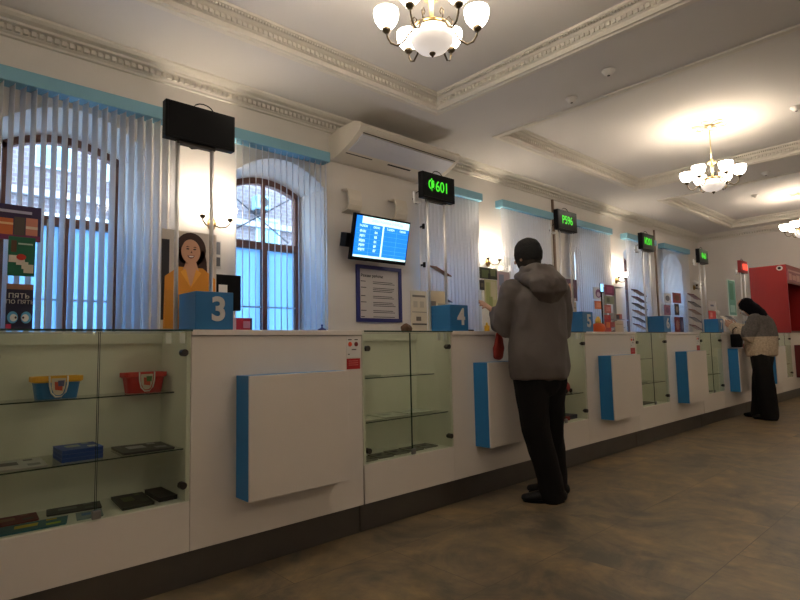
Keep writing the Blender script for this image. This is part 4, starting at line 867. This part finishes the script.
# trousers, shoes
trous = mat('dark_trousers', (.010, .009, .009), .85, spec=.15, bump=.3, bscale=18)
bm = bmesh.new(); loft(bm, [(W(0, 0, .84), .175, .13), (W(0, 0, .90), .18, .135), (W(0, 0, .98), .165, .125)], side=sideR, n=22)
for H_, K_, A_ in ((Lhip, Lkn, Lank), (Rhip, Rkn, Rank)):
    limb(bm, (H_, H_.lerp(K_, .4), K_, K_.lerp(A_, .4), K_.lerp(A_, .85), A_+Vector((0, 0, -.04))), (.12, .112, .096, .092, .090, .086), n=18)
fuse('trousers', bm, trous, man, .009, 4, .010, 7)
shoe = mat('black_leather', (.006, .006, .007), .5, spec=.2)
def shoes(parent, A_, d, L=.28, s=1):
    d = Vector(d).normalized(); b = Vector((A_.x, A_.y, 0)); sd = Vector((d.y, -d.x, 0)); bm = bmesh.new()
    loft(bm, [(b-d*.07+up_*.045, .036, .042), (b+d*.0+up_*.050, .042, .048), (b+d*.09+up_*.040, .048, .038), (b+d*.15+up_*.032, .047, .030), (b+d*.185+up_*.028, .036, .025)], side=sd, n=16)
    loft(bm, [(b+up_*.05, .045, .045), (b+up_*.10, .042, .042)], side=sd, n=14)
    for v in bm.verts: v.co.z = max(v.co.z, .012)
    o = fuse('shoe', bm, shoe, parent, .006, 3)
    for v in o.data.vertices: v.co.z = max(v.co.z, .012)
    bm = bmesh.new(); out = []
    for i in range(20):
        a = 2*PI*i/20; q = b+d*(.055+.142*math.cos(a))+sd*(.052*math.sin(a)*(1+.1*math.cos(a))); out.append(q)
    a = [bm.verts.new((q.x, q.y, .0015)) for q in out]; c = [bm.verts.new((q.x, q.y, .02)) for q in out]; bridge(bm, a, c); bm.faces.new(a[::-1]); bm.faces.new(c); link('sole', bm, M['black'], o)
shoes(man, Lank, (-.62, .78, 0)); shoes(man, Rank, (-.35, .93, 0))
# red bag in the man's hand
rb = empty('red_bag', (3.30, 2.52, .99), 'small red cloth bag hanging before the counter at the man\'s left side', 'bag')
bm = bmesh.new(); loft(bm, [((0, 0, .02), .05, .025), ((0, 0, .08), .058, .032), ((.01, 0, .15), .04, .022), ((.01, 0, .19), .018, .014)], n=16); fuse('pouch', bm, mat('red_cloth', (.32, .03, .02), .8, bump=.4, bscale=30), rb, .006, 3, .006, 14)
bm = bmesh.new(); tube(bm, [(.01, 0, .18), (-.005, .01, .25), (-.02, .02, .33)], .004, 6); link('cord', bm, pm(120, 20, 20), rb)

# ---------- woman: seen from her left, head bowed, papers in hand
wo = (8.92, 2.27)
wm = empty('person', (wo[0], wo[1], 0), 'person with long black hair and grey and cream fleece jacket, head bowed at the counter', 'person')
sR = Vector((1, 0, 0)); V = Vector
hc = V((0, .15, 1.545)); fdir = V((0, .86, -.5)).normalized(); updir = V((0, .5, .86)).normalized()
LS, LE, LWr = V((-.16, .02, 1.36)), V((-.20, .10, 1.13)), V((-.09, .31, 1.275))
RS, RE, RWr = V((.16, .03, 1.36)), V((.20, .12, 1.13)), V((.08, .31, 1.275))
LA, RA = V((-.10, -.06, .08)), V((.10, .11, .08))
bm = bmesh.new()
loft(bm, [(V((0, 0, .86)), .15, .11), (V((0, 0, 1.0)), .13, .10), (V((0, 0, 1.15)), .13, .10), (V((0, .01, 1.3)), .15, .10), (V((0, .03, 1.38)), .12, .08), (V((0, .06, 1.43)), .05, .05), (V((0, .10, 1.48)), .048, .05)], side=sR, n=18)
loft(bm, [(hc-updir*.09+fdir*.02, .038, .045), (hc-updir*.05+fdir*.012, .056, .072), (hc, .068, .086), (hc+updir*.05, .070, .09), (hc+updir*.085, .055, .075)], side=sR, n=18)
limb(bm, (hc+fdir*.085+updir*.005, hc+fdir*.105-updir*.025), (.008, .013), n=8); limb(bm, (hc+fdir*.07-updir*.055+V((-.015, 0, 0)), hc+fdir*.07-updir*.055+V((.015, 0, 0))), (.01, .01), n=8)
for S_, E_, W_ in ((LS, LE, LWr), (RS, RE, RWr)): limb(bm, (S_, S_.lerp(E_, .5), E_, E_.lerp(W_, .4), W_), (.042, .038, .034, .034, .022))
for H_, A_ in ((V((-.085, 0, .88)), LA), (V((.085, 0, .88)), RA)): limb(bm, (H_, H_.lerp(A_, .25), H_.lerp(A_, .5), H_.lerp(A_, .68), A_), (.085, .075, .052, .05, .036))
hand(bm, LWr, V((.1, .75, .45)), V((.8, -.1, .3)), V((0, -.5, .85)), .45, L=.17); hand(bm, RWr, V((-.1, .75, .45)), V((-.8, -.1, .3)), V((0, -.5, .85)), .45)
fuse('body', bm, skin, wm, .007, 3)
blackhair = mat('black_hair', (.004, .0035, .006), .8, spec=.1, bump=.5, bscale=90)
bm = bmesh.new(); loft(bm, [(hc-updir*.03-fdir*.04, .092, .085), (hc+updir*.03-fdir*.02, .096, .108), (hc+updir*.045-fdir*.012, .086, .102)], side=sR, n=24)
loft(bm, [(hc-fdir*.04+updir*.03, .085, .075), (V((0, .06, 1.51)), .10, .09), (V((0, -.01, 1.45)), .115, .075), (V((0, -.07, 1.39)), .10, .045)], side=sR, n=22)
for s in (-1, 1): loft(bm, [(hc+updir*.05+fdir*.02+sR*s*.066, .022, .045), (hc-updir*.03-fdir*.0+sR*s*.072, .018, .04), (hc-updir*.12-fdir*.02+sR*s*.062, .02, .035)], side=sR, n=12)
fuse('hair', bm, blackhair, wm, .007, 3, .004, 25)
bm = bmesh.new(); loft(bm, [(hc+fdir*.055-updir*.075, .035, .03), (hc+fdir*.065-updir*.045, .052, .038), (hc+fdir*.07-updir*.02, .045, .032)], side=sR, n=16); fuse('face_mask', bm, pm(170, 165, 165), wm, .006, 2)
def fleecemat():
    m = bpy.data.materials.new('two_tone_fleece'); m.use_nodes = True; nt = m.node_tree; n = nt.nodes; b = n['Principled BSDF']; L = nt.links.new; b.inputs['Roughness'].default_value = .95
    tc = n.new('ShaderNodeTexCoord'); sp = n.new('ShaderNodeSeparateXYZ'); L(tc.outputs['Object'], sp.inputs[0])
    a = n.new('ShaderNodeMath'); a.operation = 'LESS_THAN'; a.inputs[1].default_value = 1.13; L(sp.outputs[2], a.inputs[0])
    c = n.new('ShaderNodeMath'); c.operation = 'GREATER_THAN'; c.inputs[1].default_value = .17; L(sp.outputs[1], c.inputs[0])
    mx = n.new('ShaderNodeMath'); mx.operation = 'MAXIMUM'; L(a.outputs[0], mx.inputs[0]); L(c.outputs[0], mx.inputs[1])
    t = n.new('ShaderNodeTexNoise'); t.inputs['Scale'].default_value = 45; L(tc.outputs['Object'], t.inputs[0])
    r_ = n.new('ShaderNodeMix'); r_.data_type = 'RGBA'; r_.inputs[6].default_value = (.135, .12, .11, 1); r_.inputs[7].default_value = (.50, .40, .29, 1); L(mx.outputs[0], r_.inputs[0])
    q = n.new('ShaderNodeMix'); q.data_type = 'RGBA'; q.blend_type = 'OVERLAY'; q.inputs[0].default_value = .5; L(r_.outputs[2], q.inputs[6]); L(t.outputs[0], q.inputs[7]); L(q.outputs[2], b.inputs['Base Color'])
    bp = n.new('ShaderNodeBump'); bp.inputs['Strength'].default_value = .8; bp.inputs['Distance'].default_value = .01; L(t.outputs[0], bp.inputs['Height']); L(bp.outputs[0], b.inputs['Normal'])
    return m
bm = bmesh.new()
loft(bm, [(V((0, .01, .87)), .205, .185), (V((0, .01, .98)), .21, .20), (V((0, -.005, 1.14)), .21, .195), (V((0, 0, 1.26)), .205, .185), (V((0, .0, 1.35)), .19, .15), (V((0, .02, 1.41)), .12, .10), (V((0, .05, 1.45)), .075, .07)], side=sR, n=26, cap0=.12)
for S_, E_, W_ in ((LS, LE, LWr), (RS, RE, RWr)): limb(bm, (S_, S_.lerp(E_, .5), E_, E_.lerp(W_, .35), E_.lerp(W_, .7), E_.lerp(W_, .96)), (.092, .095, .10, .095, .09, .07), n=18)
fuse('fleece_jacket', bm, fleecemat(), wm, .009, 4, .010, 9)
bm = bmesh.new(); loft(bm, [(V((0, 0, .80)), .15, .12), (V((0, 0, .93)), .155, .125)], side=sR, n=20)
for H_, A_ in ((V((-.085, 0, .86)), LA), (V((.085, .01, .86)), RA)): limb(bm, (H_, H_.lerp(A_, .4), H_.lerp(A_, .7), A_+V((0, 0, -.02))), (.125, .12, .115, .11), n=18)
fuse('trousers', bm, trous, wm, .009, 4, .008, 7)
shoes(wm, LA, (0, 1, 0)); shoes(wm, RA, (.1, 1, 0))
# what she holds
pr = empty('paper_slips', (8.92, 2.71, 1.385), 'white papers held in the woman\'s hands', 'papers'); pr.rotation_euler = (math.radians(55), 0, 0)
box('sheet', M['paper'], -.075, .075, -.05, .07, 0, .002, pr); box('sheet', M['cream'], -.06, .085, -.06, .05, .003, .005, pr)
hb = empty('black_handbag', (8.70, 2.52, .985), 'black handbag hanging from the woman\'s forearm before the counter', 'bag')
bm = bmesh.new(); B(bm, -.05, .04, -.08, .06, 0, .19, 0, .018); link('bag_body', bm, M['black'], hb, True)
bm = bmesh.new(); tube(bm, [(-.0, -.05, .18), (-.0, -.045, .25), (.0, -.01, .285), (.0, .03, .25), (.0, .035, .18)], .007, 8); link('handle', bm, M['black'], hb, True)
